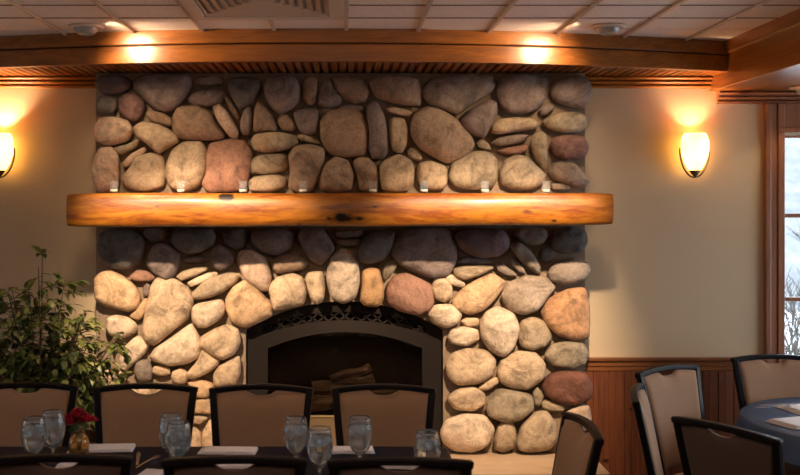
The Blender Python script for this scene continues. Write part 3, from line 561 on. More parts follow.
def smooth_outline(p, n_iter=3):
    for it in range(n_iter):
        q = []; k = .15 if it == 0 else .25
        for i in range(len(p)):
            a, b = p[i], p[(i+1) % len(p)]
            q += [(a[0]*(1-k)+b[0]*k, a[1]*(1-k)+b[1]*k), (a[0]*k+b[0]*(1-k), a[1]*k+b[1]*(1-k))]
        p = q
    return p
def stone_mesh(bm, pts, edge):
    cx = sum(p[0] for p in pts)/len(pts); cz = sum(p[1] for p in pts)/len(pts)
    pts = [(cx + (x-cx)*1.06, cz + (z-cz)*1.06) for x, z in pts]
    pts = smooth_outline(pts)
    area = abs(sum(pts[i][0]*pts[(i+1)%len(pts)][1] - pts[(i+1)%len(pts)][0]*pts[i][1] for i in range(len(pts)))) / 2
    xs = [p[0] for p in pts]; zs = [p[1] for p in pts]
    D = min(.062, .36 * math.sqrt(area)) * rnd.uniform(.85, 1.15)
    yc = FY - .018 - D*.30
    sd = rnd.uniform(0, 90)
    rings = []
    back = .10 if edge else .03
    prof = [(.90, back), (.965, .006)] + [(math.cos(a*math.pi/2)**.52, -D * math.sin(a*math.pi/2)**1.0) for a in (0, .14, .28, .42, .56, .70, .84, .94)]
    for k, (s, dy) in enumerate(prof):
        ring = []
        for x, z in pts:
            px, pz, py = cx + (x-cx)*s, cz + (z-cz)*s, yc + dy
            nz = noise.noise(Vector((px*9 + sd, pz*9, sd))) * .020 + noise.noise(Vector((px*26 + sd, pz*26, sd))) * .006
            py += nz * (1 if k > 2 else 0) * min(1, D/.05)
            ring.append(bm.verts.new((px, py, pz)))
        rings.append(ring)
    n = len(pts)
    for a, b in zip(rings, rings[1:]):
        for i in range(n): bm.faces.new((a[i], a[(i+1)%n], b[(i+1)%n], b[i]))
    c = bm.verts.new((cx, yc - D*1.0 + noise.noise(Vector((cx*9+sd, cz*9, sd))) * .012 * min(1, D/.05), cz))
    for i in range(n): bm.faces.new((rings[-1][i], rings[-1][(i+1)%n], c))
    bm.faces.new(rings[0][::-1])
    return Vector((cx, yc, cz)), area
def poly_area(p): return abs(sum(p[i][0]*p[(i+1)%len(p)][1] - p[(i+1)%len(p)][0]*p[i][1] for i in range(len(p)))) / 2
order = sorted(range(len(STONES)), key=lambda i: -poly_area(STONES[i][1]))
small_bm = bmesh.new(); small_mats = []
for rank, i in enumerate(order):
    code, pts = STONES[i]
    edge = min(p[0] for p in pts) < -1.30 or max(p[0] for p in pts) > 1.27
    if rank < 100:
        bm = bmesh.new(); c, a = stone_mesh(bm, pts, edge)
        adopt(new_obj('stone', bm, M['st_' + code], None, True, c))
    else:
        n0 = len(small_bm.faces); stone_mesh(small_bm, pts, edge)
        if M['st_' + code] not in small_mats: small_mats.append(M['st_' + code])
        small_bm.faces.ensure_lookup_table()
        for f in list(small_bm.faces)[n0:]: f.material_index = small_mats.index(M['st_' + code])
o = adopt(new_obj('small_stones', small_bm, small_mats, None, True)); o['kind'] = 'stuff'

# raised hearth
he = empty('raised_hearth', (-.02, 5.2, 0))
tag(he, 'tan stone hearth bench running along the foot of the fireplace', 'hearth')
bm = bmesh.new(); box(bm, -1.36, 1.36, -.16, .27, .355, .418)
new_obj('hearth_slab', bm, M['slab'], he, False, None, .008)
bm = bmesh.new(); box(bm, -1.32, 1.32, -.12, .27, 0, .355)
new_obj('hearth_base', bm, M['mortar'], he, False)

# iron insert with lattice band and glass
ins = empty('fireplace_insert', (0, 5.50, .42))
tag(ins, 'black iron gas fireplace insert with an arched lattice grille above dark glass', 'fireplace insert')
IY = 5.500
def ip(name, bm, m, smooth=False, bevel=0, parent=None):
    o = new_obj(name, bm, m, None, smooth, None, bevel)
    if parent is None:
        o.parent = ins; o.matrix_parent_inverse = Matrix.Translation(-Vector(ins.location))
    else:
        o.parent = parent; o.matrix_parent_inverse = parent.matrix_parent_inverse.copy() if False else Matrix.Identity(4)
    return o
# faceplate: between outer edge and lattice band, band to glass
def arcfun(x0, x1, zs, zt):
    c = (x0+x1)/2; h = (x1-x0)/2; s = zt-zs; rad = (h*h+s*s)/(2*s)
    return lambda x: zt - rad + math.sqrt(max(0, rad*rad - (x-c)**2))
lat_top = arcfun(-.455, .455, 1.105, 1.182); lat_bot = arcfun(-.455, .455, 1.055, 1.135); gl_top = arcfun(-.43, .43, .985, 1.078)
bm = bmesh.new()
def cellp(bm, pts, y0, y1):
    f = [bm.verts.new((p[0], y0, p[1])) for p in pts]; k = [bm.verts.new((p[0], y1, p[1])) for p in pts]
    bm.faces.new(f); bm.faces.new(k[::-1])
    for i in range(len(pts)): bm.faces.new((f[i], f[(i+1)%len(pts)], k[(i+1)%len(pts)], k[i]))
outer = arcfun(OX0, OX1, OZS, OZT)
N = 48; X = [-.54 + 1.075*i/N for i in range(N+1)]
for a, b in zip(X, X[1:]):
    inl = a > -.455 and b < .455; ing = a > -.43 and b < .43
    zt = (outer(a), outer(b))
    if inl: cellp(bm, [(a, lat_top(a)), (b, lat_top(b)), (b, zt[1]), (a, zt[0])], IY, IY+.03); lo = (lat_bot(a), lat_bot(b))
    else: lo = zt
    if ing: cellp(bm, [(a, gl_top(a)), (b, gl_top(b)), (b, lo[1]), (a, lo[0])], IY, IY+.03)
    else: cellp(bm, [(a, .42), (b, .42), (b, lo[1]), (a, lo[0])], IY, IY+.03)
ip('faceplate', bm, M['iron'])
bm = bmesh.new()   # lattice: crossing bars following the arch
n = 15
for k in range(n):
    xa = -.445 + .89*k/n; xb = -.445 + .89*(k+1)/n
    for (x1, f1), (x2, f2) in (((xa, lat_bot), (xb, lat_top)), ((xa, lat_top), (xb, lat_bot))):
        sweep(bm, [(x1, IY+.008, f1(x1)), (x2, IY+.008, f2(x2))], .0085, .006)
ip('lattice_grille', bm, M['iron'])
bm = bmesh.new(); box(bm, -.54, .535, IY+.055, IY+.06, .42, 1.24); 
for a, b in ((-.54,-.535),(.53,.535)): box(bm, a, b, IY+.03, IY+.06, .42, 1.08)
bm2 = bmesh.new(); box(bm2, -.44, .44, WY1-.006, WY1-.002, .42, 1.10)
bm.free(); ip('firebox_back', bm2, M['refl_brown'])
bm = bmesh.new()   # dark plenum behind the lattice
for a, b in zip(X, X[1:]):
    if a > -.47 and b < .47: cellp(bm, [(a, lat_bot(a)-.012), (b, lat_bot(b)-.012), (b, lat_top(b)+.012), (a, lat_top(a)+.012)], IY+.05, IY+.055)
ip('plenum', bm, M['void'])
bm = bmesh.new()
for a, b in zip(X, X[1:]):
    if a > -.44 and b < .44: cellp(bm, [(a, .60), (b, .60), (b, gl_top(b)+.004), (a, gl_top(a)+.004)], IY+.012, IY+.016)
ip('glass_door', bm, M['smoke'])
bm = bmesh.new(); path = [(-.432, IY-.002, .62)] + [(x, IY-.002, gl_top(x)) for x in [-.43 + .86*i/24 for i in range(25)]] + [(.432, IY-.002, .62)]
sweep(bm, path, .012, .012); ip('arch_bead', bm, M['iron'])
bm = bmesh.new(); box(bm, -.43, .43, IY-.004, IY+.02, .42, .605); ip('control_panel', bm, M['bronze'], False, .003)
bm = bmesh.new(); box(bm, -.43, .43, IY-.010, IY+.004, .605, .613); ip('brass_rail', bm, mat('brass', (.75, .55, .3), .3, Metallic=.8))
r2 = random.Random(4)
for (x0, z0, x1, z1, rr) in ((-.26, .66, .22, .70, .045), (-.18, .74, .16, .80, .04), (-.32, .72, -.02, .655, .035), (.02, .66, .30, .76, .038), (-.08, .80, .14, .865, .03)):
    bm = bmesh.new(); pts = []
    for k in range(7):
        t = k/6; pts.append((x0+(x1-x0)*t, IY + .072 + r2.uniform(-.006, .006), z0+(z1-z0)*t + r2.uniform(-.01, .01)))
    tube(bm, pts, rr, rr*.75, 10); ip('ceramic_log', bm, M['log'], True)

# ------------------------------------------------------------------ mantel log
bm = bmesh.new(); n = 90; rings = []
for i in range(n+1):
    t = i/n; x = -1.412 + 2.773*t
    w = noise.noise(Vector((x*1.6, 3, 0)))*.006; w2 = noise.noise(Vector((x*2.1, 9, 4)))*.006
    zt = 1.831 + w*.6; zb = 1.657 + .010*t + w2
    e = min(t, 1-t)*n; sh = 1 if e > 1.5 else (.955 + .03*e)
    prof = [(5.42, zb+.012), (5.16, zb), (5.085, zb+.003), (5.068, zb+.018), (5.060, zb+.05), (5.056, (zt+zb)/2), (5.060, zt-.045), (5.068, zt-.016), (5.088, zt-.002), (5.15, zt), (5.42, zt)]
    zc = (zt+zb)/2; yc = 5.24
    ring = []
    for y, z in prof:
        nn = noise.noise(Vector((x*3.5, y*9, z*14)))*.006 if y < 5.15 else 0
        ring.append(bm.verts.new((x, yc + (y-yc)*sh + nn if y < 5.4 else y, zc + (z-zc)*sh)))
    rings.append(ring)
k = len(rings[0])
for a, b in zip(rings, rings[1:]):
    for i in range(k): bm.faces.new((a[i], a[(i+1)%k], b[(i+1)%k], b[i]))
bm.faces.new(rings[0]); bm.faces.new(rings[-1][::-1])
man = new_obj('mantel_log', bm, M['mantel'], None, True)
man.modifiers.new('edge', 'EDGE_SPLIT').split_angle = R(50)
tag(man, 'long honey orange knotty log mantel fixed across the fireplace stones', 'mantel')

# votive candles on the mantel
def votive():
    root = empty('votive_candle'); bm = bmesh.new()
    lathe(bm, [(0, 0), (.021, 0), (.024, .062), (.0222, .062), (.0192, .006), (0, .006)], 20); new_obj('glass_cup', bm, M['thin'], root)
    bm = bmesh.new(); lathe(bm, [(0, .007), (.0187, .007), (.0192, .018), (.006, .016), (0, .016)], 18); new_obj('wax', bm, M['wax'], root)
    bm = bmesh.new(); tube(bm, [(0,0,.015), (.001,0,.024)], .0012, .001, 5); new_obj('wick', bm, M['frame'], root)
    return root
vx = [(114, 'clear glass votive candle at the left end of the mantel'), (181, 'clear glass votive candle on the mantel, second from the left end'),
      (243, 'clear glass votive candle on the mantel beside the dark knot, under the rough red stone'), (303, 'clear glass votive candle on the mantel left of centre, fourth from the left end'),
      (373, 'clear glass votive candle on the mantel right of centre, fifth from the left end'), (424, 'clear glass votive candle on the mantel, third from the right end'),
      (485, 'clear glass votive candle on the mantel, second from the right end'), (546, 'clear glass votive candle at the right end of the mantel')]
v0 = votive()
for i, (px, lab) in enumerate(vx):
    o = v0 if i == 0 else copy_tree(v0)
    o.location = ((px-345)*.00519, 5.19, 1.8325); tag(o, lab, 'candle', 'votive candles along the mantel')

# ------------------------------------------------------------------ wall sconces
def sconce():
    root = empty('wall_sconce')
    bm = bmesh.new(); lathe(bm, [(0, -.118), (.016, -.112), (.036, -.092), (.056, -.058), (.072, -.012), (.078, .030), (.076, .065), (.067, .095), (.058, .110), (.055, .110), (.064, .094), (.0725, .064), (.0745, .030), (.0685, -.012), (.053, -.055), (.033, -.088), (.014, -.107), (0, -.113)], 28, (0, 0, 0), .82)
    new_obj('shade', bm, M['shade'], root)
    bm = bmesh.new(); lathe(bm, [(0, -.138), (.006, -.132), (.014, -.124), (.026, -.108), (.034, -.0965), (.016, -.1125), (0, -.1185)], 20, (0,0,0), .82)
    new_obj('finial', bm, M['bronze'], root)
    bm = bmesh.new(); pts = [(.081*math.cos(a)*(1-.12*math.sin(-a)*(a<0)), .006, .132*math.sin(a)-.004) for a in [R(14)-R(208)*i/24 for i in range(25)]]
    sweep(bm, pts, .007, .012); new_obj('bracket', bm, M['bronze'], root)
    bm = bmesh.new(); box(bm, -.03, .03, .055, .085, -.06, .06); new_obj('wall_plate', bm, M['bronze'], root, False, None, .004)
    return root
s0 = sconce()
for i, (x, lab) in enumerate(((1.95, 'glowing alabaster egg sconce on the wall right of the fireplace, near the window'), (-1.925, 'glowing alabaster egg sconce on the wall left of the fireplace, above the plant'))):
    o = s0 if i == 0 else copy_tree(s0)
    o.location = (x, 5.572, 2.060); tag(o, lab, 'wall lamp', 'wall sconces either side of the fireplace')
    l = bpy.data.lights.new('sconce_bulb', 'POINT'); l.energy = SCONCE; l.color = (1, .70, .40); l.shadow_soft_size = .018
    lo = bpy.data.objects.new('sconce_bulb', l); COL.objects.link(lo); lo.parent = o; lo.location = (0, 0, .035)

# ------------------------------------------------------------------ ceiling fittings
def eyeball():
    root = empty('recessed_spotlight'); bm = bmesh.new()
    lathe(bm, [(.062, 0), (.085, -.001), (.086, -.006), (.076, -.012), (.060, -.012), (.060, 0)], 28); new_obj('trim_ring', bm, M['cream'], root)
    bm = bmesh.new(); pr = [(.060*math.cos(a), -.004 - .046*math.sin(a)) for a in [R(i*11) for i in range(6)]]
    lathe(bm, pr + [(.034, -.030), (0, -.026)], 28)
    new_obj('eyeball', bm, M['grey'], root)
    bm = bmesh.new(); lathe(bm, [(0, -.0275), (.030, -.0275), (.030, -.0285), (0, -.0285)], 20); new_obj('lens', bm, M['bulb'], root)
    return root
e0 = eyeball()
for i, (x, y, z, lab) in enumerate(((-1.27, 4.90, CZ-.006, 'grey eyeball spotlight in the ceiling tiles at the left of the curved beam'), (1.29, 4.90, CZ-.006, 'grey eyeball spotlight in the ceiling tiles at the right of the curved beam'),
        (2.49, 5.40, HZ-.001, 'small recessed downlight in the wooden soffit above the window'))):
    o = e0 if i == 0 else copy_tree(e0); o.location = (x, y, z); tag(o, lab, 'ceiling light', 'recessed ceiling lights')
# supply air diffuser
di = empty('air_diffuser', (-.36, 4.2, CZ)); tag(di, 'cream louvred air diffuser set into the ceiling tiles above the beam', 'air vent')
bm = bmesh.new()
for a in ((-.358,.358,.42,.495),(-.358,.358,-.495,-.42),(-.358,-.29,-.42,.42),(.29,.358,-.42,.42)): box(bm, *a, -.016, .006)
new_obj('frame', bm, M['cream'], di, False, None, .004)
bm = bmesh.new()
for k in range(7):
    a = .40 - k*.05; b = .28 - k*.038
    for (x0, y0, x1, y1) in ((-b, a, b, a), (-b, -a, b, -a), (-b, -a, -b, a), (b, -a, b, a)):
        sweep(bm, [(x0, y0, -.006), (x1, y1, -.006)], .022, .004, Vector((0, .3, 1)) if abs(y0-y1) < .01 else Vector((.3, 0, 1)))
new_obj('louvre', bm, M['tee'], di, False)
boxes('duct', [(-.29, .29, -.42, .42, .002, .006)], M['grey'], di)

# ------------------------------------------------------------------ chairs
def chair(pad_mat, back_mat):
    root = empty('dining_chair')
    Z0, ZT = .50, .968
    rec = lambda z: .205 + (z - .46) * .20           # y of the back at height z (front faces -y)
    hw = lambda z: .166 + (z - .46) * .10            # half width of the flaring back
    ztop = lambda u: ZT - .006 - .016 * u * u         # crown of the top rail
    bow = lambda u: .018 * (1 - u*u)                  # back curves away at the middle
    # frame: two stiles and the curved top rail
    bm = bmesh.new()
    for s in (-1, 1):
        pts = [(s*(.164 if z < .46 else hw(z)), rec(z) if z > .3 else rec(.3) + (.3-z)*.16, z) for z in (0, .15, .3, .46, .6, .75, .88, .945)]
        sweep(bm, pts, .036, .030, Vector((0, 1, 0)), True, [.026, .030, .034, .038, .036, .034, .032, .030])
    pts = []
    for i in range(17):
        u = -1 + 2*i/16; z = ztop(u); pts.append((u*(hw(z) + .017), rec(z) + bow(u), z - .003))
    sweep(bm, pts, .025, .032, Vector((0, 1, 0)))
    new_obj('back_frame', bm, M['frame'], root, False, None, .006)
    # pad, cut low in the middle to leave the hand hold
    def pad(th0, th1, m, name):
        bm = bmesh.new(); NU, NV = 28, 14; g = {}
        for side, off in ((0, th0), (1, th1)):
            for i in range(NU+1):
                u = -1 + 2*i/NU
                dip = .026 * max(0, 1 - (u/.30)**2)**.5 if abs(u) < .30 else 0
                for j in range(NV+1):
                    v_ = j/NV; zt = ztop(u) - .014 - dip; z = Z0 + (zt - Z0)*v_
                    e = min(1, min(v_, 1-v_)*7)*min(1, (1-abs(u))*9); e = e**.5
                    g[side, i, j] = bm.verts.new((u*(hw(z) - .012), rec(z) + bow(u) + off*(.35 + .65*e), z))
        for side in (0, 1):
            for i in range(NU):
                for j in range(NV): bm.faces.new((g[side,i,j], g[side,i+1,j], g[side,i+1,j+1], g[side,i,j+1]))
        for i in range(NU):
            for j in (0, NV): bm.faces.new((g[0,i,j], g[0,i+1,j], g[1,i+1,j], g[1,i,j]))
        for j in range(NV):
            for i in (0, NU): bm.faces.new((g[0,i,j], g[0,i,j+1], g[1,i,j+1], g[1,i,j]))
        new_obj(name, bm, m, root)
    pad(-.026, 0, pad_mat, 'backrest'); pad(.001, .012, back_mat, 'back_panel')
    # seat
    bm = bmesh.new(); NU = 16; g = {}
    for k, (z, inset) in enumerate(((.425, .0), (.455, -.006), (.478, .010), (.488, .045), (.492, .11))):
        for i in range(32):
            a = 2*math.pi*i/32; ca, sa = math.cos(a), math.sin(a)
            sx = math.copysign(abs(ca)**.35, ca); sy = math.copysign(abs(sa)**.35, sa)
            wx = (.205 - inset) * (1 - .10*(sy > 0)*sy); g[k, i] = bm.verts.new((sx*wx, -.02 + sy*(.210 - inset), z))
    for k in range(4):
        for i in range(32): bm.faces.new((g[k,i], g[k,(i+1)%32], g[k+1,(i+1)%32], g[k+1,i]))
    bm.faces.new([g[4,i] for i in range(32)]); bm.faces.new([g[0,i] for i in range(32)][::-1])
    new_obj('seat', bm, pad_mat, root)
    bm = bmesh.new(); box(bm, -.20, .20, -.225, -.20, .37, .425); box(bm, -.20, .20, .16, .185, .37, .425); box(bm, -.205, -.18, -.2, .17, .37, .425); box(bm, .18, .205, -.2, .17, .37, .425)
    new_obj('seat_frame', bm, M['frame'], root, False, None, .003)
    for s in (-1, 1):
        bm = bmesh.new(); sweep(bm, [(s*.195, -.215, 0), (s*.193, -.208, .2), (s*.19, -.205, .42)], .03, .03, Vector((0, 1, 0)), True, [.024, .032, .038])
        new_obj('leg', bm, M['frame'], root, False, None, .004)
    return root
c0 = chair(M['uph'], M['uph_b'])
cg1, cg2, cg3 = 'chairs on the fireplace side of the long table', 'chairs on the near side of the long table', 'chairs around the blue clothed table'
def face(dx, dy): return math.atan2(dx, -dy) if True else 0       # front (-y) turned towards (dx,dy)
CH = [  # centre of the top rail x,y, facing dx,dy
 (-.890, 4.47, .01, -1, 'taupe dining chair facing out in front of the stones between plant and insert', cg1),
 (-1.432, 4.50, .03, -1, 'taupe dining chair in front of the potted plant, cut by the left edge', cg1),
 (-.372, 4.45, -.01, -1, 'taupe dining chair backing on to the left half of the dark fireplace insert', cg1),
 (.172, 4.45, -.02, -1, 'taupe dining chair backing on to the right half of the dark fireplace insert', cg1),
 (.885, 3.71, -1, -.04, 'dining chair seen side on at the right end of the long table', 'end chair of the long table'),
 (-.920, 3.22, -.04, 1, 'dark backed dining chair nearest the camera at the bottom left, before the red flowers', cg2),
 (-.354, 3.20, -.02, 1, 'dark backed dining chair nearest the camera, between the flower vase and the goblets', cg2),
 (.176, 3.18, .02, 1, 'dark backed dining chair nearest the camera, under the lone goblet at right', cg2),
 (1.600, 4.97, .56, -.83, 'pale lit dining chair turned three quarters, against the wainscot', cg3),
 (1.275, 4.36, .94, -.33, 'dining chair seen edge on as a dark slanting post, left of the pale lit chair', cg3),
 (2.290, 5.34, .03, -1, 'dining chair under the window, facing over the blue clothed table', cg3),
 (1.385, 3.66, .85, .53, 'dark backed dining chair in front of the blue clothed table', cg3)]
for i, (x, y, dx, dy, lab, grp) in enumerate(CH):
    l = math.hypot(dx, dy); dx, dy = dx/l, dy/l
    o = c0 if i == 0 else copy_tree(c0)
    back = .31                                  # top rail sits this far behind the chair's origin
    o.location = (x + dx*back, y + dy*back, 0); o.rotation_euler = (0, 0, math.atan2(dx, -dy)); tag(o, lab, 'chair', grp)

# ------------------------------------------------------------------ tables
def draped(name, outline_fn, zt, drop, m, n=120, fold=.02):
    bm = bmesh.new(); top = []; rings = []
    for k, (off, z) in enumerate(((0, zt), (.008, zt-.006), (.012, zt-.03), (.02, zt-drop*.5), (.028, zt-drop))):
        ring = []
        for i in range(n):
            x, y, nx, ny = outline_fn(i/n)
            f = fold * math.sin(i*2*math.pi*14/n + math.sin(i*.4)) * (k/4)**1.5 if k > 1 else 0
            ring.append(bm.verts.new((x + nx*(off+f), y + ny*(off+f), z)))
        rings.append(ring)
    for a, b in zip(rings, rings[1:]):
        for i in range(n): bm.faces.new((a[i], a[(i+1)%n], b[(i+1)%n], b[i]))
    bm.faces.new(rings[0])
    return new_obj(name, bm, m)
def rect_outline(x0, x1, y0, y1, r=.03):
    P_ = []
    for cx, cy, a0 in ((x1-r, y1-r, 0), (x0+r, y1-r, 90), (x0+r, y0+r, 180), (x1-r, y0+r, 270)):
        for k in range(5):
            a = R(a0 + 90*k/4); P_.append((cx + r*math.cos(a), cy + r*math.sin(a), math.cos(a), math.sin(a)))
    L = [0]
    for i in range(len(P_)): L.append(L[-1] + math.dist(P_[i][:2], P_[(i+1)%len(P_)][:2]))
    def f(t):
        d = t*L[-1]
        for i in range(len(P_)):
            if d <= L[i+1]:
                s = (d-L[i])/(L[i+1]-L[i]+1e-9); a, b = P_[i], P_[(i+1)%len(P_)]
                return tuple(a[k]+(b[k]-a[k])*s for k in range(4))
        return P_[0]
    return f
TX0, TX1, TY0, TY1 = -2.1, .42, 3.40, 4.19
tb = empty('dining_table', ((TX0+TX1)/2, 3.795, 0)); tag(tb, 'long rectangular dining table under the navy cloth', 'table')
hw_, hd_ = (TX1-TX0)/2, (TY1-TY0)/2
boxes('tabletop', [(-hw_+.004, hw_-.004, -hd_+.004, hd_-.004, .725, .754)], M['frame'], tb)
for sx in (-1, 1):
    for sy in (-1, 1): boxes('leg', [(sx*(hw_-.12)-.03, sx*(hw_-.12)+.03, sy*(hd_-.1)-.03, sy*(hd_-.1)+.03, 0, .725)], M['frame'], tb)
tc = draped('tablecloth', rect_outline(TX0, TX1, TY0, TY1), .758, .22, M['cloth'], 200, .006); tag(tc, 'dark navy cloth over the long table', 'tablecloth')
def round_outline(cx, cy, r): return lambda t: (cx + r*math.cos(2*math.pi*t), cy + r*math.sin(2*math.pi*t), math.cos(2*math.pi*t), math.sin(2*math.pi*t))
t2 = empty('dining_table', (2.5, 4.68, 0)); tag(t2, 'round dining table under the blue cloth by the window', 'table')
bm = bmesh.new(); lathe(bm, [(0, .725), (.595, .725), (.595, .754), (0, .754)], 48); new_obj('tabletop', bm, M['frame'], t2, False)
bm = bmesh.new(); lathe(bm, [(0, 0), (.30, 0), (.30, .02), (.06, .06), (.045, .1), (.045, .68), (.12, .725), (0, .725)], 24); new_obj('pedestal', bm, M['frame'], t2)
tc2 = draped('tablecloth', round_outline(2.5, 4.68, .6), .758, .12, M['cloth_b'], 160, .006); tag(tc2, 'blue cloth over the round table by the window', 'tablecloth')
TT = .7585
# ------------------------------------------------------------------ goblets
def goblet():
    root = empty('water_goblet'); bm = bmesh.new()
    out = [(0, 0), (.036, 0), (.036, .002), (.018, .006), (.006, .012), (.0048, .030), (.006, .045), (.016, .055), (.034, .074), (.0445, .100), (.0480, .125), (.0460, .155), (.0405, .190), (.0392, .196)]
    inn = [(.0385, .195), (.0393, .189), (.0447, .155), (.0465, .125), (.0430, .101), (.0325, .077), (.015, .060), (0, .057)]
    lathe(bm, out + inn, 36); new_obj('glass', bm, M['goblet'], root)
    bm = bmesh.new(); lathe(bm, [(0, .0575), (.0148, .0605), (.0323, .0775), (.0428, .1015), (.0463, .125), (.0445, .155), (.0425, .166), (0, .166)], 32); new_obj('water', bm, M['water'], root)
    r_ = random.Random(2)
    bm = bmesh.new()
    for k in range(5):
        a = k*1.3; mt = Matrix.Translation((.021*math.cos(a), .021*math.sin(a), .150 - .012*(k % 2))) @ Matrix.Rotation(r_.uniform(0, 3), 4, Vector((1, r_.random(), r_.random())).normalized())
        box(bm, -.010, .010, -.010, .010, -.010, .010, mt)
    new_obj('ice', bm, M['ice'], root, False, None, .003)
    return root
g0 = goblet()
GB = [(296, 3.83, 'iced water goblet behind the pair at the centre, left of the stemmed one in front'), (320, 3.655, 'front goblet with its whole stem visible, in the gap between the two near chairs'),
      (360, 3.84, 'iced water goblet standing alone in front of the folded napkin at centre'), (427, 3.60, 'lone goblet at the right end of the long table'),
      (34, 3.83, 'bluish water goblet at the far left, front one of the pair beside the flowers'), (53, 3.95, 'bluish water goblet at the left, rear one of the pair beside the flowers'),
      (171, 3.88, 'bluish water goblet left of centre, rear one of the overlapping pair'), (178.5, 3.76, 'bluish water goblet left of centre, front one of the overlapping pair')]
for i, (px, y, lab) in enumerate(GB):
    o = g0 if i == 0 else copy_tree(g0); o.location = ((px-345)*y/1000, y, TT + .001); tag(o, lab, 'glass', 'water goblets on the long table')
# ------------------------------------------------------------------ napkins
def napkin():
    root = empty('folded_napkin')
    for k, (w, d) in enumerate(((.105, .045), (.100, .043), (.096, .041))):
        bm = bmesh.new(); NX, NY = 14, 6; g = {}
        for i in range(NX+1):
            for j in range(NY+1):
                u, v_ = -1+2*i/NX, -1+2*j/NY; z = .003 + k*.0034 + .003*(1-u*u)*(1 - v_*v_)*k*.5 + noise.noise(Vector((u*2, v_*2, k)))*.0012
                g[i, j] = bm.verts.new((u*w + k*.003, v_*d, z))
        for i in range(NX):
            for j in range(NY): bm.faces.new((g[i,j], g[i+1,j], g[i+1,j+1], g[i,j+1]))
        o = new_obj('linen_fold', bm, M['linen'], root); s = o.modifiers.new('t', 'SOLIDIFY'); s.thickness = .0028; s.offset = 0
    return root
n0 = napkin()
NP = [(102, 4.13, TT, 4, 1.25, 'white folded napkin at the left, beside the flower vase'), (228, 4.09, TT, -3, 1.12, 'white folded napkin left of centre, between the two goblet pairs'),
      (347, 4.10, TT, 3, 1.05, 'white folded napkin at centre behind the goblets'), (80, 3.86, TT, 5, .85, 'white folded napkin showing through the hand hold of the bottom left chair'),
      (240, 3.87, TT, 0, 1.0, 'white folded napkin behind the top rail of the middle near chair'), (402, 3.86, TT, -4, .95, 'white folded napkin seen through the hand hold of the near chair at right'), (147, 3.68, TT, 80, 1.0, 'white folded napkin lying crosswise in the gap left of the middle near chair')]
for i, (px, y, z, a, s, lab) in enumerate(NP):
    o = n0 if i == 0 else copy_tree(n0); o.location = ((px-345)*y/1000, y, z + .0005); o.rotation_euler = (0, 0, R(a)); o.scale = (s, s, 1.15); tag(o, lab, 'napkin', 'folded napkins on the long table')
for x, y, a, s, lab in ((2.32, 4.93, 8, 1.5, 'large white folded napkin at the back of the blue table, under the cutlery'), (2.12, 4.62, 20, 1.35, 'white folded napkin at the near left edge of the blue table')):
    o = copy_tree(n0); o.location = (x, y, TT + .0005); o.rotation_euler = (0, 0, R(a)); o.scale = (s, s*1.5, 1.3); tag(o, lab, 'napkin', 'folded napkins on the blue table')
# ------------------------------------------------------------------ cutlery
def knife(name):
    bm = bmesh.new(); sweep(bm, [(-.11, 0, .003), (-.02, 0, .0032), (-.015, 0, .003), (.08, 0, .003), (.105, .003, .003)], .01, .003, Vector((0, 0, 1)), True, [.012, .010, .016, .017, .004])
    return new_obj(name, bm, M['steel'], None, False)
def fork(name):
    bm = bmesh.new(); sweep(bm, [(-.10, 0, .003), (-.05, 0, .004), (.03, 0, .005), (.05, 0, .003)], .01, .0025, Vector((0, 0, 1)), True, [.012, .008, .007, .022])
    for k in range(4): sweep(bm, [(.05, -.009+.006*k, .003), (.075, -.010+.0066*k, .002), (.095, -.010+.0066*k, .005)], .003, .002, Vector((0, 0, 1)))
    return new_obj(name, bm, M['steel'], None, False)
kn = knife('table_knife'); fk = fork('dinner_fork')
CU = [(kn, 138, 3.98, TT, 100, 'steel knife on the navy cloth left of the overlapping goblets', 'cutlery on the long table'), (fk, 148, 3.93, TT, 75, 'steel fork on the navy cloth left of the overlapping goblets', 'cutlery on the long table'),
      (kn, 8, 3.98, TT, 30, 'steel knife on the navy cloth at the far left edge', 'cutlery on the long table'),
      (kn, 779, 4.90, TT+.029, 8, 'steel knife lying on the large napkin of the blue table', 'cutlery on the blue table'), (fk, 773, 4.85, TT+.029, 14, 'steel fork lying on the large napkin of the blue table', 'cutlery on the blue table')]
used = set()
for src, px, y, z, a, lab, grp in CU:
    o = src if src.name not in used else src.copy()
    if src.name in used: COL.objects.link(o)
    used.add(src.name); o.location = ((px-345)*y/1000, y, z+.001); o.rotation_euler = (0, 0, R(a)); tag(o, lab, 'cutlery', grp)

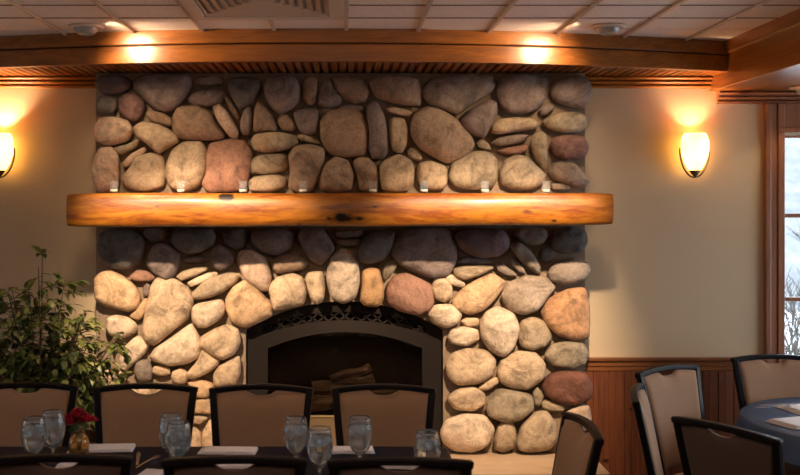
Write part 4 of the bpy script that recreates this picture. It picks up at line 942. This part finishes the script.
# ------------------------------------------------------------------ flowers in a jar
fx, fy = (79-345)*.00405, 4.05
jar = empty('flower_vase', (fx, fy, TT+.001)); tag(jar, 'small amber glass jar holding red flowers, on the navy cloth', 'vase')
bm = bmesh.new(); lathe(bm, [(0, 0), (.036, 0), (.040, .006), (.040, .060), (.034, .072), (.024, .080), (.024, .092), (.028, .095), (.026, .095), (.021, .091), (.021, .080), (.031, .070), (.036, .058), (.036, .008), (0, .006)], 24)
new_obj('jar', bm, M['amber'], jar)
fl = empty('red_flower_bunch', (fx, fy, TT+.012)); tag(fl, 'bunch of dark red blossoms standing in the amber jar', 'flowers')
r3 = random.Random(11)
for k in range(9):
    a = k*2.4; rr = .045*math.sqrt(k/9); h = .162 - rr*.9 + r3.uniform(-.006, .006); cx, cy = rr*math.cos(a)*1.25 - .004, rr*math.sin(a)
    bm = bmesh.new(); tube(bm, [(cx*.12, cy*.12, .0), (cx*.3, cy*.3, .075), (cx*.8, cy*.8, h-.015)], .0018, .0016, 6); new_obj('stem', bm, M['leaf'], fl)
    bm = bmesh.new()
    for layer in range(4):
        np_ = 10 - layer
        for q in range(np_):
            b = 2*math.pi*q/np_ + layer*.4; tilt = .15 + layer*.38; L_ = .031 - layer*.003
            d = Vector((math.cos(b)*math.cos(tilt), math.sin(b)*math.cos(tilt), math.sin(tilt))); sdv = Vector((-math.sin(b), math.cos(b), 0)); c = Vector((cx, cy, h - .006))
            p = [c, c + d*L_*.5 + sdv*.006, c + d*L_ + sdv*.005 + Vector((0,0,.002)), c + d*L_*1.06, c + d*L_ - sdv*.005 + Vector((0,0,.002)), c + d*L_*.5 - sdv*.006]
            bm.faces.new([bm.verts.new(z_) for z_ in p])
    new_obj('blossom', bm, M['petal'], fl, False)
bm = bmesh.new()
def leaf_quad(bm, p, d, up, L_, W_):
    s = d.cross(up)
    if s.length < 1e-3: s = Vector((1, 0, 0))
    s.normalize(); n_ = s.cross(d).normalized()
    rows = [(0, .05, 0), (.22, .75, .03), (.5, 1.0, .02), (.78, .62, -.05), (1.0, .02, -.16)]
    pr = None
    for t, w, dr in rows:
        c = p + d*L_*t + n_*L_*dr
        tr = (bm.verts.new(c + s*W_*w + n_*W_*.25*w), bm.verts.new(c), bm.verts.new(c - s*W_*w + n_*W_*.25*w))
        if pr: bm.faces.new((pr[0], tr[0], tr[1], pr[1])); bm.faces.new((pr[1], tr[1], tr[2], pr[2]))
        pr = tr
for k in range(14):
    a = r3.uniform(0, 6.28); leaf_quad(bm, Vector((.02*math.cos(a), .02*math.sin(a), r3.uniform(.085, .12))), Vector((math.cos(a), math.sin(a), r3.uniform(-.3, .4))).normalized(), Vector((0,0,1)), .035, .009)
new_obj('leaf', bm, M['leaf'], fl)

# ------------------------------------------------------------------ potted ficus
pl = empty('potted_ficus', (-1.52, 5.02, 0)); tag(pl, 'leafy green weeping fig in a pot, left of the fireplace behind the chairs', 'plant')
bm = bmesh.new(); lathe(bm, [(0, 0), (.13, 0), (.17, .25), (.185, .26), (.185, .29), (.165, .29), (.155, .25), (0, .25)], 28); new_obj('pot', bm, M['basket'], pl)
bm = bmesh.new(); lathe(bm, [(0, .252), (.152, .252), (.14, .262), (0, .268)], 20); new_obj('soil', bm, M['soil'], pl)
bs = bmesh.new(); bl = bmesh.new(); r4 = random.Random(23)
tips = []
def wid(z): return .40 if z < 1.0 else max(.05, .40 - (z-1.0)*.70)
for k in range(44):
    a = r4.uniform(0, 6.28); reach = r4.uniform(.10, 1.0); ztip = r4.uniform(.70, 1.34) - .28*max(0, reach-.5)
    if k < 3: reach, ztip = .15*k, 1.52 - .06*k
    if k == 4: a, reach, ztip = 3.1, .95, 1.36
    if k == 5: a, reach, ztip = 3.3, 1.05, 1.28
    if k in (6, 7): a, reach, ztip = .1 - .3*(k-6), 1.0, 1.16
    if k in (8, 9, 10, 11): a, reach, ztip = -.2 + .25*(k-8), .95, .9 + .05*(k-8)
    if 12 <= k < 24: a, reach, ztip = (k*.53) % 6.28, r4.uniform(.35, .8), r4.uniform(1.08, 1.36)
    tip = Vector((math.cos(a)*reach*.38, math.sin(a)*reach*.24, ztip))
    p0 = Vector((r4.uniform(-.05, .05), r4.uniform(-.05, .05), .26)); mid = Vector((tip.x*.35, tip.y*.35, .26 + (ztip-.26)*.62))
    pts = []
    for i in range(9):
        t = i/8; pts.append(p0*(1-t)**2 + mid*2*t*(1-t) + tip*t*t + (Vector((0,0,-.05))*t*t if reach > .5 else Vector((0,0,0))))
    tube(bs, pts, .007, .002, 6)
    for q in range(15):
        t = r4.uniform(.38, 1.0); i = min(7, int(t*8)); b = pts[i].lerp(pts[i+1], t*8-i)
        da = r4.uniform(0, 6.28); d = Vector((math.cos(da), math.sin(da)*.8, r4.uniform(-.5, .5))).normalized(); e = b + d*r4.uniform(.05, .13)
        tube(bs, [b, e], .0018, .001, 4)
        for m_ in range(5):
            f = b.lerp(e, r4.uniform(.3, 1.05)); dd = (d + Vector((r4.uniform(-1,1), r4.uniform(-1,1), r4.uniform(-1.2,.3)))*.9).normalized()
            n0_ = len(bl.faces); leaf_quad(bl, f, dd, Vector((r4.uniform(-.4,.4), r4.uniform(-.4,.4), 1)), r4.uniform(.045, .072), r4.uniform(.012, .019))
            if r4.random() < .30:
                for fc in list(bl.faces)[n0_:]: fc.material_index = 1
new_obj('branches', bs, M['bark'], pl); new_obj('foliage', bl, [M['leaf'], M['leaf2']], pl)

# ------------------------------------------------------------------ lights
def spot(name, loc, target, e, col, ang, blend, size=.03):
    l = bpy.data.lights.new(name, 'SPOT'); l.energy = e; l.color = col; l.spot_size = R(ang); l.spot_blend = blend; l.shadow_soft_size = size
    o = bpy.data.objects.new(name, l); COL.objects.link(o); o.location = loc
    o.rotation_euler = (Vector(target) - Vector(loc)).to_track_quat('-Z', 'Y').to_euler(); return o
def area(name, loc, target, sx, sy, e, col, portal=False):
    l = bpy.data.lights.new(name, 'AREA'); l.shape = 'RECTANGLE'; l.size = sx; l.size_y = sy; l.energy = e; l.color = col
    if portal: l.cycles.is_portal = True
    o = bpy.data.objects.new(name, l); COL.objects.link(o); o.location = loc
    o.rotation_euler = (Vector(target) - Vector(loc)).to_track_quat('-Z', 'Y').to_euler(); return o
WARM = (1, .70, .40)
# the two ceiling eyeballs, turned in towards the chimney
spot('eyeball_lamp', (-1.16, 4.82, CZ-.045), (-.55, 5.25, 2.1), EYEB, (1, .70, .42), 140, .6, .07)
spot('eyeball_lamp', (1.13, 4.82, CZ-.045), (.60, 5.25, 2.1), EYEB, (1, .70, .42), 140, .6, .07)
# track heads in the middle of the room aimed at the fireplace
spot('track_lamp', (-.98, 3.75, CZ-.06), (-.68, 5.45, 1.10), TRACK, (1, .73, .48), 50, .7, .035)
spot('track_lamp', (.96, 3.75, CZ-.06), (.68, 5.45, 1.10), TRACK, (1, .73, .48), 50, .7, .035)
spot('soffit_lamp', (2.49, 5.40, HZ-.05), (2.49, 5.40, 0), 4, WARM, 110, .5)
area('window_portal', (WX1+.1, (RW[0]+RW[1])/2, 1.42), (0, (RW[0]+RW[1])/2, 1.42), RW[1]-RW[0], 1.45, 1, (1,1,1), True)
area('window_portal', (WX0-.1, (LW[0]+LW[1])/2, 1.45), (0, (LW[0]+LW[1])/2, 1.45), LW[1]-LW[0], 1.3, 1, (1,1,1), True)
up = area('ceiling_fill', (0, 1.5, 2.12), (0, 1.5, 3), 3.0, 1.0, FILL, (1, .83, .70))  # unseen fill light added to brighten the ceiling, has no fitting
w = bpy.data.worlds.new('overcast_sky'); scene.world = w; w.use_nodes = True
bg = w.node_tree.nodes['Background']; bg.inputs['Color'].default_value = (.80, .90, 1.0, 1); bg.inputs['Strength'].default_value = WORLD
vs = scene.view_settings; vs.view_transform = 'Standard'; vs.look = 'None'; vs.exposure = 0; vs.gamma = 1
